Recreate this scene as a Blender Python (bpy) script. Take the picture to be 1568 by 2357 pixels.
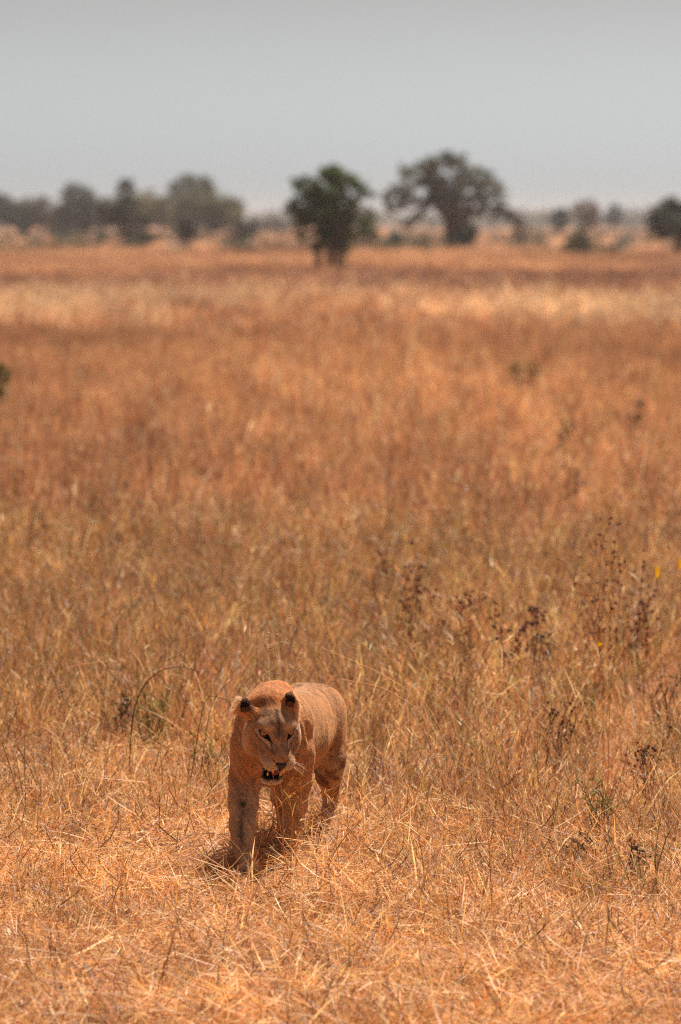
import bpy, math, random
import numpy as np
from mathutils import Vector, Matrix

for o in list(bpy.data.objects): bpy.data.objects.remove(o)
S = bpy.context.scene
COL = S.collection
rng = np.random.default_rng(7)
random.seed(7)

# ------------------------------------------------------------------ camera, sky, sun, exposure
CAM_H = 3.0
PITCH = math.atan(666.0/2357*36/160)
cd = bpy.data.cameras.new('camera'); cam = bpy.data.objects.new('camera', cd); COL.objects.link(cam)
cd.sensor_fit = 'VERTICAL'; cd.sensor_height = 36; cd.sensor_width = 24; cd.lens = 160
cam.location = (0, 0, CAM_H); cam.rotation_euler = (math.pi/2 - PITCH, 0, 0)
cd.clip_start = 0.5; cd.clip_end = 40000
cd.dof.use_dof = True; cd.dof.focus_distance = 20.85; cd.dof.aperture_fstop = 2.8
S.camera = cam

SUN_EL, SUN_AZ = math.radians(58), math.radians(25)      # azimuth from +Y towards +X (behind the lioness, to the right)
w = bpy.data.worlds.new('World'); S.world = w; w.use_nodes = True
wn, wl = w.node_tree.nodes, w.node_tree.links
wn.clear()
sky = wn.new('ShaderNodeTexSky'); sky.sky_type = 'NISHITA'; sky.sun_disc = False
sky.sun_elevation = SUN_EL; sky.sun_rotation = SUN_AZ
sky.air_density = 1.0; sky.dust_density = 4.0; sky.ozone_density = 1.0; sky.altitude = 900
hsv = wn.new('ShaderNodeHueSaturation'); hsv.inputs['Saturation'].default_value = 0.33
tc = wn.new('ShaderNodeTexCoord'); sep = wn.new('ShaderNodeSeparateXYZ')
wl.new(tc.outputs['Generated'], sep.inputs[0])
ramp = wn.new('ShaderNodeValToRGB'); ramp.color_ramp.interpolation = 'EASE'
ce = ramp.color_ramp.elements
ce[0].position = 0.0; ce[0].color = (0.84, 0.93, 1.02, 1)
ce[1].position = 0.080; ce[1].color = (0.43, 0.39, 0.375, 1)
wl.new(sep.outputs['Z'], ramp.inputs['Fac'])
mul = wn.new('ShaderNodeMixRGB'); mul.blend_type = 'MULTIPLY'; mul.inputs[0].default_value = 1
wl.new(sky.outputs[0], hsv.inputs['Color']); wl.new(hsv.outputs[0], mul.inputs[1]); wl.new(ramp.outputs[0], mul.inputs[2])
bg = wn.new('ShaderNodeBackground'); bg.inputs['Strength'].default_value = 0.076
wo = wn.new('ShaderNodeOutputWorld')
wl.new(mul.outputs[0], bg.inputs['Color']); wl.new(bg.outputs[0], wo.inputs['Surface'])

sd = bpy.data.lights.new('sun', 'SUN'); sun = bpy.data.objects.new('sun', sd); COL.objects.link(sun)
sd.energy = 4.6; sd.angle = math.radians(0.55); sd.color = (1.0, 0.93, 0.82)
sv = Vector((math.sin(SUN_AZ)*math.cos(SUN_EL), math.cos(SUN_AZ)*math.cos(SUN_EL), math.sin(SUN_EL)))
sun.rotation_euler = sv.to_track_quat('Z', 'Y').to_euler(); sun.location = (20, 30, 60)
S.view_settings.view_transform = 'Standard'; S.view_settings.look = 'None'
S.view_settings.exposure = 0.98; S.view_settings.gamma = 1; S.view_settings.use_curve_mapping = False
S.render.engine = 'CYCLES'
S.cycles.use_denoising = False; S.cycles.filter_width = 1.2
S.cycles.max_bounces = 8; S.cycles.diffuse_bounces = 3; S.cycles.glossy_bounces = 2
S.cycles.transmission_bounces = 4; S.cycles.transparent_max_bounces = 8; S.cycles.volume_bounces = 1
S.cycles.volume_step_rate = 5; S.cycles.use_adaptive_sampling = False
S.cycles.sample_clamp_indirect = 4

HAZE = 0.00010                                             # density of the dusty air

# ------------------------------------------------------------------ helpers
def lin(r, g, b):
    f = lambda c: ((c/255+0.055)/1.055)**2.4 if c/255 > 0.04045 else c/255/12.92
    return (f(r), f(g), f(b))
CP, SP = math.cos(PITCH), math.sin(PITCH)
def at(x, y, D):
    """a place at ground distance D metres, in the direction of photo pixel (x, y) of the 1568 px wide photo"""
    u = (x-784)/2357*36/160; v = (1178.5-y)/2357*36/160
    Y = CP + v*SP; Z = -SP + v*CP; t = D/Y
    return Vector((u*t, D, CAM_H + Z*t))
def gdist(y): return 31427.0/(y-512)
def onground(x, y, D=None):
    D = D or gdist(y)
    p = at(x, y, D); return Vector((p.x, D, 0))
def tag(o, label=None, cat=None, group=None, kind=None):
    if label: o['label'] = label
    if cat: o['category'] = cat
    if group: o['group'] = group
    if kind: o['kind'] = kind
    return o
def empty(name, loc, rz=0):
    o = bpy.data.objects.new(name, None); COL.objects.link(o); o.location = loc; o.rotation_euler = (0, 0, rz)
    o.empty_display_size = 0.1
    return o
def mesh_np(name, V, F, mat=None, smooth=False, colour=None):
    """V (n,3); F (m,3 or 4) int; colour (n,3) stored as attribute 'tint'"""
    me = bpy.data.meshes.new(name)
    V = np.asarray(V, np.float32); F = np.asarray(F, np.int32)
    me.vertices.add(len(V)); me.vertices.foreach_set('co', V.ravel())
    k = F.shape[1]
    me.loops.add(F.size); me.loops.foreach_set('vertex_index', F.ravel())
    me.polygons.add(len(F)); me.polygons.foreach_set('loop_start', np.arange(0, F.size, k, dtype=np.int32))
    me.polygons.foreach_set('loop_total', np.full(len(F), k, np.int32))
    me.update(calc_edges=True)
    me.polygons.foreach_set('use_smooth', np.full(len(F), smooth))
    if colour is not None:
        a = me.attributes.new('tint', 'FLOAT_COLOR', 'POINT')
        c = np.ones((len(V), 4), np.float32); c[:, :3] = colour; a.data.foreach_set('color', c.ravel())
    if mat: me.materials.append(mat)
    return me
def link(name, me, parent=None, loc=(0, 0, 0)):
    o = bpy.data.objects.new(name, me); COL.objects.link(o); o.location = loc
    if parent is not None: o.parent = parent
    return o
class MB:
    """collects simple geometry (ribbons, tubes, blobs, leaves) for one mesh"""
    def __init__(s): s.V = []; s.F = []; s.C = []; s.n = 0
    def add(s, V, F, c=(1, 1, 1)):
        V = np.asarray(V, float); F = np.asarray(F, int)
        s.V.append(V); s.F.append(F+s.n)
        c = np.asarray(c, float); s.C.append(np.broadcast_to(c, (len(V), 3)) if c.ndim == 1 else c); s.n += len(V)
    def tube(s, pts, rad, c=(1, 1, 1), sides=5):
        pts = np.asarray(pts, float); n = len(pts); rad = np.broadcast_to(rad, (n,))
        T = np.gradient(pts, axis=0); T /= np.linalg.norm(T, axis=1)[:, None]+1e-9
        up = np.array([0.31, 0.2, 0.93]);
        A = np.cross(T, up); A /= np.linalg.norm(A, axis=1)[:, None]+1e-9; B = np.cross(T, A)
        th = np.arange(sides)/sides*2*math.pi
        V = pts[:, None]+rad[:, None, None]*(np.cos(th)[None, :, None]*A[:, None]+np.sin(th)[None, :, None]*B[:, None])
        F = []
        for i in range(n-1):
            for j in range(sides):
                k = (j+1) % sides
                F.append((i*sides+j, i*sides+k, (i+1)*sides+k, (i+1)*sides+j))
        V = V.reshape(-1, 3)
        V = np.vstack([V, pts[0], pts[-1]]); a, b = n*sides, n*sides+1
        for j in range(sides):
            k = (j+1) % sides
            F.append((a, k, j, j)); F.append((b, (n-1)*sides+j, (n-1)*sides+k, (n-1)*sides+k))
        s.add(V, F, c)
    def ribbon(s, pts, wid, side, c=(1, 1, 1)):
        pts = np.asarray(pts, float); wid = np.asarray(wid, float)[:, None]; side = np.asarray(side, float)
        L = pts-side*wid/2; R = pts+side*wid/2; n = len(pts)
        V = np.empty((2*n, 3)); V[0::2] = L; V[1::2] = R
        F = [(2*i, 2*i+1, 2*i+3, 2*i+2) for i in range(n-1)]
        s.add(V, F, c)
    def leaf(s, p, d, length, width, c=(1, 1, 1), nrm=None):
        p = np.asarray(p, float); d = np.asarray(d, float); d = d/np.linalg.norm(d)
        q = np.cross(d, nrm if nrm is not None else rng.normal(size=3)); q /= np.linalg.norm(q)+1e-9
        m = np.cross(q, d)
        V = [p, p+d*length*.45-q*width/2+m*length*.06, p+d*length, p+d*length*.45+q*width/2+m*length*.06]
        s.add(V, [(0, 1, 2, 3)], c)
    def ball(s, p, r, c=(1, 1, 1), seg=8, ring=6):
        r = np.broadcast_to(r, (3,)); V = []; F = []
        for i in range(ring+1):
            a = math.pi*i/ring
            for j in range(seg):
                b = 2*math.pi*j/seg
                V.append((math.sin(a)*math.cos(b), math.sin(a)*math.sin(b), math.cos(a)))
        for i in range(ring):
            for j in range(seg):
                k = (j+1) % seg
                F.append((i*seg+j, (i+1)*seg+j, (i+1)*seg+k, i*seg+k))
        s.add(np.array(V)*r+np.asarray(p), F, c)
    def mesh(s, name, mat, smooth=False):
        F = np.vstack(s.F); V = np.vstack(s.V)
        me = bpy.data.meshes.new(name)
        tri = F[:, 2] == F[:, 3]
        if tri.any():
            me.from_pydata(V.tolist(), [], [tuple(f[:3]) if f[2] == f[3] else tuple(f) for f in F.tolist()])
            a = me.attributes.new('tint', 'FLOAT_COLOR', 'POINT')
            c = np.ones((len(V), 4), np.float32); c[:, :3] = np.vstack(s.C); a.data.foreach_set('color', c.ravel())
            me.polygons.foreach_set('use_smooth', np.full(len(me.polygons), smooth)); me.materials.append(mat); me.update()
            return me
        return mesh_np(name, V, F, mat, smooth, np.vstack(s.C))

# ------------------------------------------------------------------ materials
def newmat(name):
    m = bpy.data.materials.new(name); m.use_nodes = True; n = m.node_tree.nodes; n.clear()
    out = n.new('ShaderNodeOutputMaterial'); return m, n, m.node_tree.links, out
def attr(n, name='tint', t='GEOMETRY'):
    a = n.new('ShaderNodeAttribute'); a.attribute_name = name; a.attribute_type = t; return a
def world_noise(n, l, scale, detail=2, stretch=None):
    g = n.new('ShaderNodeNewGeometry'); nz = n.new('ShaderNodeTexNoise')
    nz.inputs['Scale'].default_value = scale; nz.inputs['Detail'].default_value = detail
    if stretch:
        mp = n.new('ShaderNodeMapping'); mp.inputs['Scale'].default_value = stretch
        l.new(g.outputs['Position'], mp.inputs['Vector']); l.new(mp.outputs[0], nz.inputs['Vector'])
    else: l.new(g.outputs['Position'], nz.inputs['Vector'])
    return nz
def plant_mat(name, mult=(1, 1, 1), transl=0.35, rough=0.55, spec=0.25, vary=0.35, hues=None):
    """colour from 'tint', varied per instance and by patches of the field; part of the light goes through the blade"""
    m, n, l, out = newmat(name)
    a = attr(n)
    oi = n.new('ShaderNodeObjectInfo')
    mr = n.new('ShaderNodeMapRange'); mr.inputs['To Min'].default_value = 1-vary; mr.inputs['To Max'].default_value = 1+vary*.6
    l.new(oi.outputs['Random'], mr.inputs['Value'])
    mm = n.new('ShaderNodeMixRGB'); mm.blend_type = 'MULTIPLY'; mm.inputs[0].default_value = 1
    l.new(a.outputs['Color'], mm.inputs[1]); l.new(mr.outputs[0], mm.inputs[2])
    col = mm.outputs[0]
    m2 = n.new('ShaderNodeMixRGB'); m2.blend_type = 'MULTIPLY'; m2.inputs[0].default_value = 1; m2.inputs[2].default_value = (*mult, 1)
    l.new(col, m2.inputs[1]); col = m2.outputs[0]
    if hues:
        for (scale, stretch, c1, c2) in hues:
            nz = world_noise(n, l, scale, 3, stretch)
            r = n.new('ShaderNodeValToRGB'); e = r.color_ramp.elements
            e[0].position = 0.36; e[0].color = (*c1, 1); e[1].position = 0.64; e[1].color = (*c2, 1)
            l.new(nz.outputs['Fac'], r.inputs['Fac'])
            m3 = n.new('ShaderNodeMixRGB'); m3.blend_type = 'MULTIPLY'; m3.inputs[0].default_value = 1
            l.new(col, m3.inputs[1]); l.new(r.outputs[0], m3.inputs[2]); col = m3.outputs[0]
    p = n.new('ShaderNodeBsdfPrincipled'); p.inputs['Roughness'].default_value = rough
    p.inputs['Specular IOR Level'].default_value = spec
    t = n.new('ShaderNodeBsdfTranslucent'); mx = n.new('ShaderNodeMixShader'); mx.inputs[0].default_value = transl
    l.new(col, p.inputs['Base Color']); l.new(col, t.inputs['Color'])
    l.new(p.outputs[0], mx.inputs[1]); l.new(t.outputs[0], mx.inputs[2]); l.new(mx.outputs[0], out.inputs['Surface'])
    return m
def simple_mat(name, c, rough=0.6, spec=0.3, noise=None, use_tint=False, coat=0):
    m, n, l, out = newmat(name)
    p = n.new('ShaderNodeBsdfPrincipled'); p.inputs['Roughness'].default_value = rough; p.inputs['Specular IOR Level'].default_value = spec
    p.inputs['Coat Weight'].default_value = coat; p.inputs['Coat Roughness'].default_value = 0.05
    nz = n.new('ShaderNodeTexNoise'); nz.inputs['Scale'].default_value = noise or 40; nz.inputs['Detail'].default_value = 4
    tcn = n.new('ShaderNodeTexCoord'); l.new(tcn.outputs['Object'], nz.inputs['Vector'])
    mr = n.new('ShaderNodeMapRange'); mr.inputs['To Min'].default_value = 0.75; mr.inputs['To Max'].default_value = 1.2
    l.new(nz.outputs['Fac'], mr.inputs['Value'])
    mm = n.new('ShaderNodeMixRGB'); mm.blend_type = 'MULTIPLY'; mm.inputs[0].default_value = 1
    if use_tint: l.new(attr(n).outputs['Color'], mm.inputs[1])
    else: mm.inputs[1].default_value = (*c, 1)
    l.new(mr.outputs[0], mm.inputs[2]); l.new(mm.outputs[0], p.inputs['Base Color'])
    l.new(p.outputs[0], out.inputs['Surface'])
    return m

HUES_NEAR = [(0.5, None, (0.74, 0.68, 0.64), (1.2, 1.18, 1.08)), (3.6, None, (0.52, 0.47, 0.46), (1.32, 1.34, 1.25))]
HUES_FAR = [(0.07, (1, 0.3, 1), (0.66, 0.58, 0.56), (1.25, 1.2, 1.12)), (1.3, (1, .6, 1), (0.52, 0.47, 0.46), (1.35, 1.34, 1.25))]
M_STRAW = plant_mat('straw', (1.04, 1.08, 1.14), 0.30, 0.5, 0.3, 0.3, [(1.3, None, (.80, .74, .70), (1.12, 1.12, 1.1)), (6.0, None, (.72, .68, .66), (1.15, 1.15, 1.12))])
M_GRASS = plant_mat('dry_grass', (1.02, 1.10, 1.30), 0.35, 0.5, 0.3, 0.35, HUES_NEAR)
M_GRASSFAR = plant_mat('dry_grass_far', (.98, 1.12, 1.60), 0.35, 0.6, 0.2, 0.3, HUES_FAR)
M_WEED = plant_mat('weed', (1, 1, 1), 0.3, 0.6, 0.25, 0.1)
M_LEAF = plant_mat('tree_leaf', (.84, .97, 1.08), 0.25, 0.6, 0.2, 0.15)
M_BARK = simple_mat('bark', lin(88, 74, 64), 0.9, 0.1, 3)

# ground soil: reddish brown, litter-flecked
m, n, l, out = newmat('soil_and_litter')
p = n.new('ShaderNodeBsdfPrincipled'); p.inputs['Roughness'].default_value = 0.95; p.inputs['Specular IOR Level'].default_value = 0.1
n1 = world_noise(n, l, 0.02, 4, (1, .3, 1)); n2 = world_noise(n, l, 9, 5); n3 = world_noise(n, l, 60, 3)
r1 = n.new('ShaderNodeValToRGB'); e = r1.color_ramp.elements
e[0].position = .35; e[0].color = (*lin(150, 96, 66), 1); e[1].position = .65; e[1].color = (*lin(196, 138, 92), 1)
r2 = n.new('ShaderNodeValToRGB'); e = r2.color_ramp.elements
e[0].position = .35; e[0].color = (.55, .5, .46, 1); e[1].position = .7; e[1].color = (1.1, 1.1, 1.1, 1)
a1 = n.new('ShaderNodeMixRGB'); a1.blend_type = 'MULTIPLY'; a1.inputs[0].default_value = 1
l.new(n1.outputs['Fac'], r1.inputs[0]); l.new(n2.outputs['Fac'], r2.inputs[0]); l.new(r1.outputs[0], a1.inputs[1]); l.new(r2.outputs[0], a1.inputs[2])
l.new(a1.outputs[0], p.inputs['Base Color'])
bm_ = n.new('ShaderNodeBump'); bm_.inputs['Strength'].default_value = .6; bm_.inputs['Distance'].default_value = .02
l.new(n3.outputs['Fac'], bm_.inputs['Height']); l.new(bm_.outputs[0], p.inputs['Normal']); l.new(p.outputs[0], out.inputs['Surface'])
M_SOIL = m

# ------------------------------------------------------------------ ground
def vnoise(x, y, seed=0):
    """smooth value noise, unit wavelength"""
    x = np.asarray(x, float); y = np.asarray(y, float)
    xi = np.floor(x).astype(np.int64); yi = np.floor(y).astype(np.int64); fx = x-xi; fy = y-yi
    fx = fx*fx*(3-2*fx); fy = fy*fy*(3-2*fy)
    def h(a, b):
        k = (a*374761393+b*668265263+seed*974711) & 0x7fffffff
        k = ((k ^ (k >> 13))*1274126177) & 0x7fffffff
        return ((k ^ (k >> 16)) & 0xffff)/65535.0
    return (h(xi, yi)*(1-fx)+h(xi+1, yi)*fx)*(1-fy)+(h(xi, yi+1)*(1-fx)+h(xi+1, yi+1)*fx)*fy
def ground_z(x, y):
    b = 0.05*(vnoise(x*.5, y*.5, 3)-.5)+0.02*(vnoise(x*2.1, y*2.1, 4)-.5)
    far = np.clip((np.hypot(x, y)-60)/200, 0, 1)
    d = np.hypot(x+.3, (y-21.5)*.6)
    return b*np.clip(d-.5, 0, 1)+far*0.7*(vnoise(x/70+5, y/70, 6)-.5)
gx = np.concatenate([-np.geomspace(9000, 6, 45), np.linspace(-5.6, 5.6, 57), np.geomspace(6, 9000, 45)])
gy = np.concatenate([-np.geomspace(4000, 5, 14), np.linspace(0, 40, 140), np.geomspace(40.5, 12000, 130)])
GX, GY = np.meshgrid(gx, gy, indexing='ij')
GV = np.stack([GX, GY, ground_z(GX, GY)], -1).reshape(-1, 3)
ny_ = len(gy); ii, jj = np.meshgrid(np.arange(len(gx)-1), np.arange(ny_-1), indexing='ij')
q = (ii*ny_+jj).ravel(); GF = np.stack([q, q+ny_, q+ny_+1, q+1], 1)
g = link('ground', mesh_np('ground', GV, GF, M_SOIL, True)); tag(g, kind='structure')

# ------------------------------------------------------------------ grass library (blades in real size)
def lerp(a, b, t): return tuple(np.array(a)*(1-t)+np.array(b)*t)
C_PALE = lin(242, 204, 146); C_GOLD = lin(228, 174, 106); C_RUST = lin(200, 134, 84); C_BRN = lin(128, 88, 62)
C_GREEN = lin(150, 142, 62); C_DKGREEN = lin(84, 92, 46); C_YEL = lin(232, 178, 54)
def pick(cols, ws):
    c = np.array(cols[rng.choice(len(cols), p=np.array(ws)/sum(ws))])
    return np.clip(c*rng.uniform(.75, 1.2)*rng.normal(1, .04, 3), 0, .95)
def blade(mb, p, az, length, lean, curve, wid, c, seg=4):
    """lean from vertical at the base, adding `curve` towards the tip"""
    t = np.linspace(0, 1, seg+1); th = lean+curve*t**1.3
    d = np.stack([np.sin(th)*math.cos(az), np.sin(th)*math.sin(az), np.cos(th)], 1)
    pts = np.vstack([[0, 0, 0], np.cumsum((d[:-1]+d[1:])/2*length/seg, 0)])+np.asarray(p)
    pts[:, 2] = np.maximum(pts[:, 2], 0.004)
    ph = az+math.pi/2+rng.normal(0, .9)
    side = np.array([math.cos(ph), math.sin(ph), rng.normal(0, .3)])
    W = wid*np.interp(t, [0, .25, .8, 1], [.7, 1, .7, .12])
    mb.ribbon(pts, W, side/np.linalg.norm(side), c)
    return pts
def tuft(h, n, spread, cols, ws, wid=.0035, seg=4, lean=.35, seed_heads=.25, wind=0):
    mb = MB()
    for i in range(n):
        a = rng.uniform(0, 2*math.pi); r = spread*math.sqrt(rng.uniform())
        L = h*rng.uniform(.45, 1.1); c = pick(cols, ws)
        az = a+rng.normal(0, .8)
        pts = blade(mb, (r*math.cos(a), r*math.sin(a), -.01), az, L, abs(rng.normal(0, lean)), rng.uniform(0, .9), wid*rng.uniform(.5, 1.3), c, seg)
        if rng.uniform() < seed_heads:
            for k in range(3):
                q_ = pts[-1-(k > 1)]
                blade(mb, q_, rng.uniform(0, 6.28), L*rng.uniform(.08, .2), rng.uniform(.2, .9), .5, wid*1.1, c*.95, 2)
        elif rng.uniform() < .5:                              # side leaf
            blade(mb, pts[rng.integers(1, 3)], rng.uniform(0, 6.28), L*rng.uniform(.25, .5), rng.uniform(.4, 1.1), rng.uniform(.2, 1.2), wid, c, 3)
    return mb
def mat_of_straw(n, spread, cols, ws, wid=.0042, up=.10):
    mb = MB()
    main = rng.uniform(0, 6.28)
    for i in range(n):
        x, y = rng.normal(0, spread, 2); z = abs(rng.normal(0, up*.35))
        L = rng.uniform(.05, .24); c = pick(cols, ws)
        az = main+rng.normal(0, .9) if rng.uniform() < .7 else rng.uniform(0, 6.28)
        lean = math.pi/2-rng.normal(.08, .22)
        blade(mb, (x, y, z), az, L, lean, rng.normal(0, .55), wid*rng.uniform(.6, 1.5), c, 3)
    return mb
LIB = {}
def make_lib(key, mbs, mat):
    c = bpy.data.collections.new('library_'+key)
    for i, mb in enumerate(mbs):
        o = bpy.data.objects.new('%s_tuft_%02d' % (key, i), mb.mesh(key, mat)); c.objects.link(o)
    LIB[key] = (c, len(mbs))
STRAWC = [lin(244, 196, 132), lin(238, 168, 96), lin(206, 132, 74), lin(112, 74, 50)]
make_lib('straw', [mat_of_straw(150, .14, STRAWC, [3.6, 4.4, 2.6, 2.0], .0036) for _ in range(6)], M_STRAW)
make_lib('short', [tuft(.25, 16, .07, [C_PALE, C_GOLD, C_RUST, C_GREEN, C_BRN], [3, 4, 3, .8, 1.6], .0042, 4, .6, .3) for _ in range(6)], M_GRASS)
make_lib('tall', [tuft(.52, 36, .12, [C_PALE, C_GOLD, C_RUST, C_BRN, C_GREEN], [2.1, 3.4, 4.6, 3.6, .9], .0046, 4, .45, .35) for _ in range(7)], M_GRASS)
make_lib('green', [tuft(.34, 22, .08, [C_GREEN, C_DKGREEN, C_GOLD], [3, 2, 2], .0042, 4, .4, .2) for _ in range(3)], M_GRASS)
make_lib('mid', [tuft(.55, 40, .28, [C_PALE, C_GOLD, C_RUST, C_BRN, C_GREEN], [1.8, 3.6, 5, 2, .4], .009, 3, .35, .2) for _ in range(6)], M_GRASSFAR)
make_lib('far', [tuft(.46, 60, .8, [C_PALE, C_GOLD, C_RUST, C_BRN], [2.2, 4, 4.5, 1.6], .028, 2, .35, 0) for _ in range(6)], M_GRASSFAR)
def scatter(name, key, P, rot, scl, kind='stuff', label=None, cat=None):
    coll, nvar = LIB[key]; N = len(P)
    me = bpy.data.meshes.new(name); me.vertices.add(N); me.vertices.foreach_set('co', np.asarray(P, np.float32).ravel())
    a = me.attributes.new('rot', 'FLOAT_VECTOR', 'POINT'); a.data.foreach_set('vector', np.asarray(rot, np.float32).ravel())
    a = me.attributes.new('scl', 'FLOAT_VECTOR', 'POINT'); a.data.foreach_set('vector', np.asarray(scl, np.float32).ravel())
    a = me.attributes.new('idx', 'INT', 'POINT'); a.data.foreach_set('value', rng.integers(0, nvar, N).astype(np.int32))
    o = link(name, me)
    ng = bpy.data.node_groups.new(name+'_scatter', 'GeometryNodeTree')
    ng.interface.new_socket('Geometry', in_out='INPUT', socket_type='NodeSocketGeometry')
    ng.interface.new_socket('Geometry', in_out='OUTPUT', socket_type='NodeSocketGeometry')
    N_, L_ = ng.nodes, ng.links
    gi = N_.new('NodeGroupInput'); go = N_.new('NodeGroupOutput'); iop = N_.new('GeometryNodeInstanceOnPoints')
    ci = N_.new('GeometryNodeCollectionInfo'); ci.inputs['Collection'].default_value = coll
    ci.inputs['Separate Children'].default_value = True; ci.inputs['Reset Children'].default_value = True
    iop.inputs['Pick Instance'].default_value = True
    L_.new(gi.outputs[0], iop.inputs['Points']); L_.new(ci.outputs[0], iop.inputs['Instance'])
    for nm, ty, so in (('rot', 'FLOAT_VECTOR', 'Rotation'), ('scl', 'FLOAT_VECTOR', 'Scale'), ('idx', 'INT', 'Instance Index')):
        na = N_.new('GeometryNodeInputNamedAttribute'); na.data_type = ty; na.inputs['Name'].default_value = nm
        L_.new(na.outputs['Attribute'], iop.inputs[so])
    L_.new(iop.outputs[0], go.inputs[0])
    md = o.modifiers.new('scatter', 'NODES'); md.node_group = ng
    tag(o, label, cat, kind=kind)
    return o
def wedge(y0, y1, dens, margin=1.0):
    """random ground points between distances y0 and y1, a little wider than the lens sees"""
    hw = lambda y: .078*y+margin
    A = (hw(y0)+hw(y1))*(y1-y0); N = int(A*dens*1.02)
    y = rng.uniform(y0, y1, N*2); x = rng.uniform(-1, 1, N*2)*hw(y1); k = np.abs(x) < hw(y)
    return x[k][:N], y[k][:N]
def rots(N, tilt=.12):
    return np.stack([rng.normal(0, tilt, N), rng.normal(0, tilt, N), rng.uniform(0, 2*math.pi, N)], 1)
def place(name, key, x, y, smin, smax, tilt=.1, label=None, cat=None, sink=0, zvar=.2, flat=1.0):
    N = len(x); s = rng.uniform(smin, smax, N)
    scl = np.stack([s, s, s*flat*rng.uniform(1-zvar, 1+zvar, N)], 1)
    P = np.stack([x, y, ground_z(x, y)-sink], 1)
    return scatter(name, key, P, rots(N, tilt), scl, 'stuff', label, cat)
# the lioness walks here: keep tufts from growing through her
def clear_of_lion(x, y, r=.0):
    ax, ay = -.40, 20.65; bx, by = -.10, 22.5
    t = np.clip(((x-ax)*(bx-ax)+(y-ay)*(by-ay))/((bx-ax)**2+(by-ay)**2), 0, 1)
    d = np.hypot(x-ax-t*(bx-ax), y-ay-t*(by-ay)); return d > .34+r
# where the standing grass begins: farther away on the left (trampled patch) than on the right
def edge(x): return np.interp(x, [-3, -1.2, -.5, .4, 1.0, 2.5], [22.3, 22.2, 21.5, 20.4, 19.6, 19.0])+1.1*(vnoise(x*1.3, x*0, 11)-.5)

x, y = wedge(14.5, 26, 34, 1.2)
k = rng.uniform(0, 1, len(x)) < np.clip(1.15-(y-edge(x))*.22, .25, 1)
k &= ~((np.hypot(x+.43, (y-20.60)*.72) < .30) & (rng.uniform(0, 1, len(x)) < .93))
place('flattened_straw', 'straw', x[k], y[k], .8, 1.35, .1, 'trampled pale straw lying flat all over the foreground', 'straw')
x, y = wedge(15.5, 27, 22, 1.0)
pr = .26+.9*np.clip((y-edge(x)+2.0)/2.4, 0, 1)+1.0*np.clip(vnoise(x*.9, y*.7, 21)-.62, 0, 1)
k = (rng.uniform(0, 1, len(x)) < pr) & clear_of_lion(x, y, -.15) & (np.hypot(x+.43, (y-20.60)*.7) > .22)
place('short_dry_grass', 'short', x[k], y[k], .5, 1.5, .2, 'short sparse dry grass standing up out of the straw', 'grass')
x, y = wedge(17, 42, 16, 1.5)
pr = (.07+np.clip((y-edge(x))/1.8, 0, 1))*np.clip(.15+1.3*vnoise(x*.9, y*.9, 31), 0, 1.1)
k = (rng.uniform(0, 1, len(x)) < pr) & clear_of_lion(x, y)
xx, yy = x[k], y[k]; N = len(xx)
hs = (.55+.45*np.clip((yy-21)/5, 0, 1))*(.7+.55*vnoise(xx*1.1, yy*1.1, 33)); s = rng.uniform(.75, 1.2, N)*hs
scatter('standing_dry_grass', 'tall', np.stack([xx, yy, ground_z(xx, yy)], 1), rots(N, .2), np.stack([s*1.1, s*1.1, s*rng.uniform(.8, 1.15, N)], 1),
        label='knee high rust and gold dry grass standing behind the lioness', cat='grass')
x, y = wedge(20, 60, 2.2, 1.0)
pr = np.clip((vnoise(x*.6+9, y*.6, 41)-.45)*3.4, 0, 1)*np.clip((y-edge(x)+.8)/1.5, 0, 1)
k = (rng.uniform(0, 1, len(x)) < pr) & clear_of_lion(x, y)
place('greenish_grass', 'green', x[k], y[k], .7, 1.3, .15, 'scattered patches of olive green grass among the dry stems', 'grass')
x, y = wedge(40, 110, 5.5, 3)
k = rng.uniform(0, 1, len(x)) < .1+1.1*vnoise(x*.6, y*.4, 51)
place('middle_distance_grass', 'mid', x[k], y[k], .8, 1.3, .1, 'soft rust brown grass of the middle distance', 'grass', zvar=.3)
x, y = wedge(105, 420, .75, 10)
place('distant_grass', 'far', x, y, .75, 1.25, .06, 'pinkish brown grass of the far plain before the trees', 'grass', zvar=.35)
C_DUSK = lin(120, 78, 66)
make_lib('dusky', [tuft(.6, 60, .8, [C_DUSK, C_BRN, C_RUST], [5, 2, 1.5], .028, 2, .35, 0) for _ in range(4)], M_GRASSFAR)
make_lib('blond', [tuft(.7, 60, .8, [C_PALE, C_GOLD], [4, 1.5], .028, 2, .35, 0) for _ in range(4)], M_GRASSFAR)
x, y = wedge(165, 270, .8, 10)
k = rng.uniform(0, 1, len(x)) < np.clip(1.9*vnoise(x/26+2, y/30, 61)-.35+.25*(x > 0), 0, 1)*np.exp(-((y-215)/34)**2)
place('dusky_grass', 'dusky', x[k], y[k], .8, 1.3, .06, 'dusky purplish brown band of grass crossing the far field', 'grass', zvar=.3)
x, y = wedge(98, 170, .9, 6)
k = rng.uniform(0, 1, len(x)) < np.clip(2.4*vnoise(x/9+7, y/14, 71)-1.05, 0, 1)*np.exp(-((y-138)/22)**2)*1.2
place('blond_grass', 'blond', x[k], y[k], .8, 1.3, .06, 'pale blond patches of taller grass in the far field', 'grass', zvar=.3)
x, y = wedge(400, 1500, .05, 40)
P_G = place('plain_grass', 'far', x, y, 1.6, 2.6, .04, 'pale pink grass of the open plain beneath the trees', 'grass', zvar=.2, flat=.3)

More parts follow.
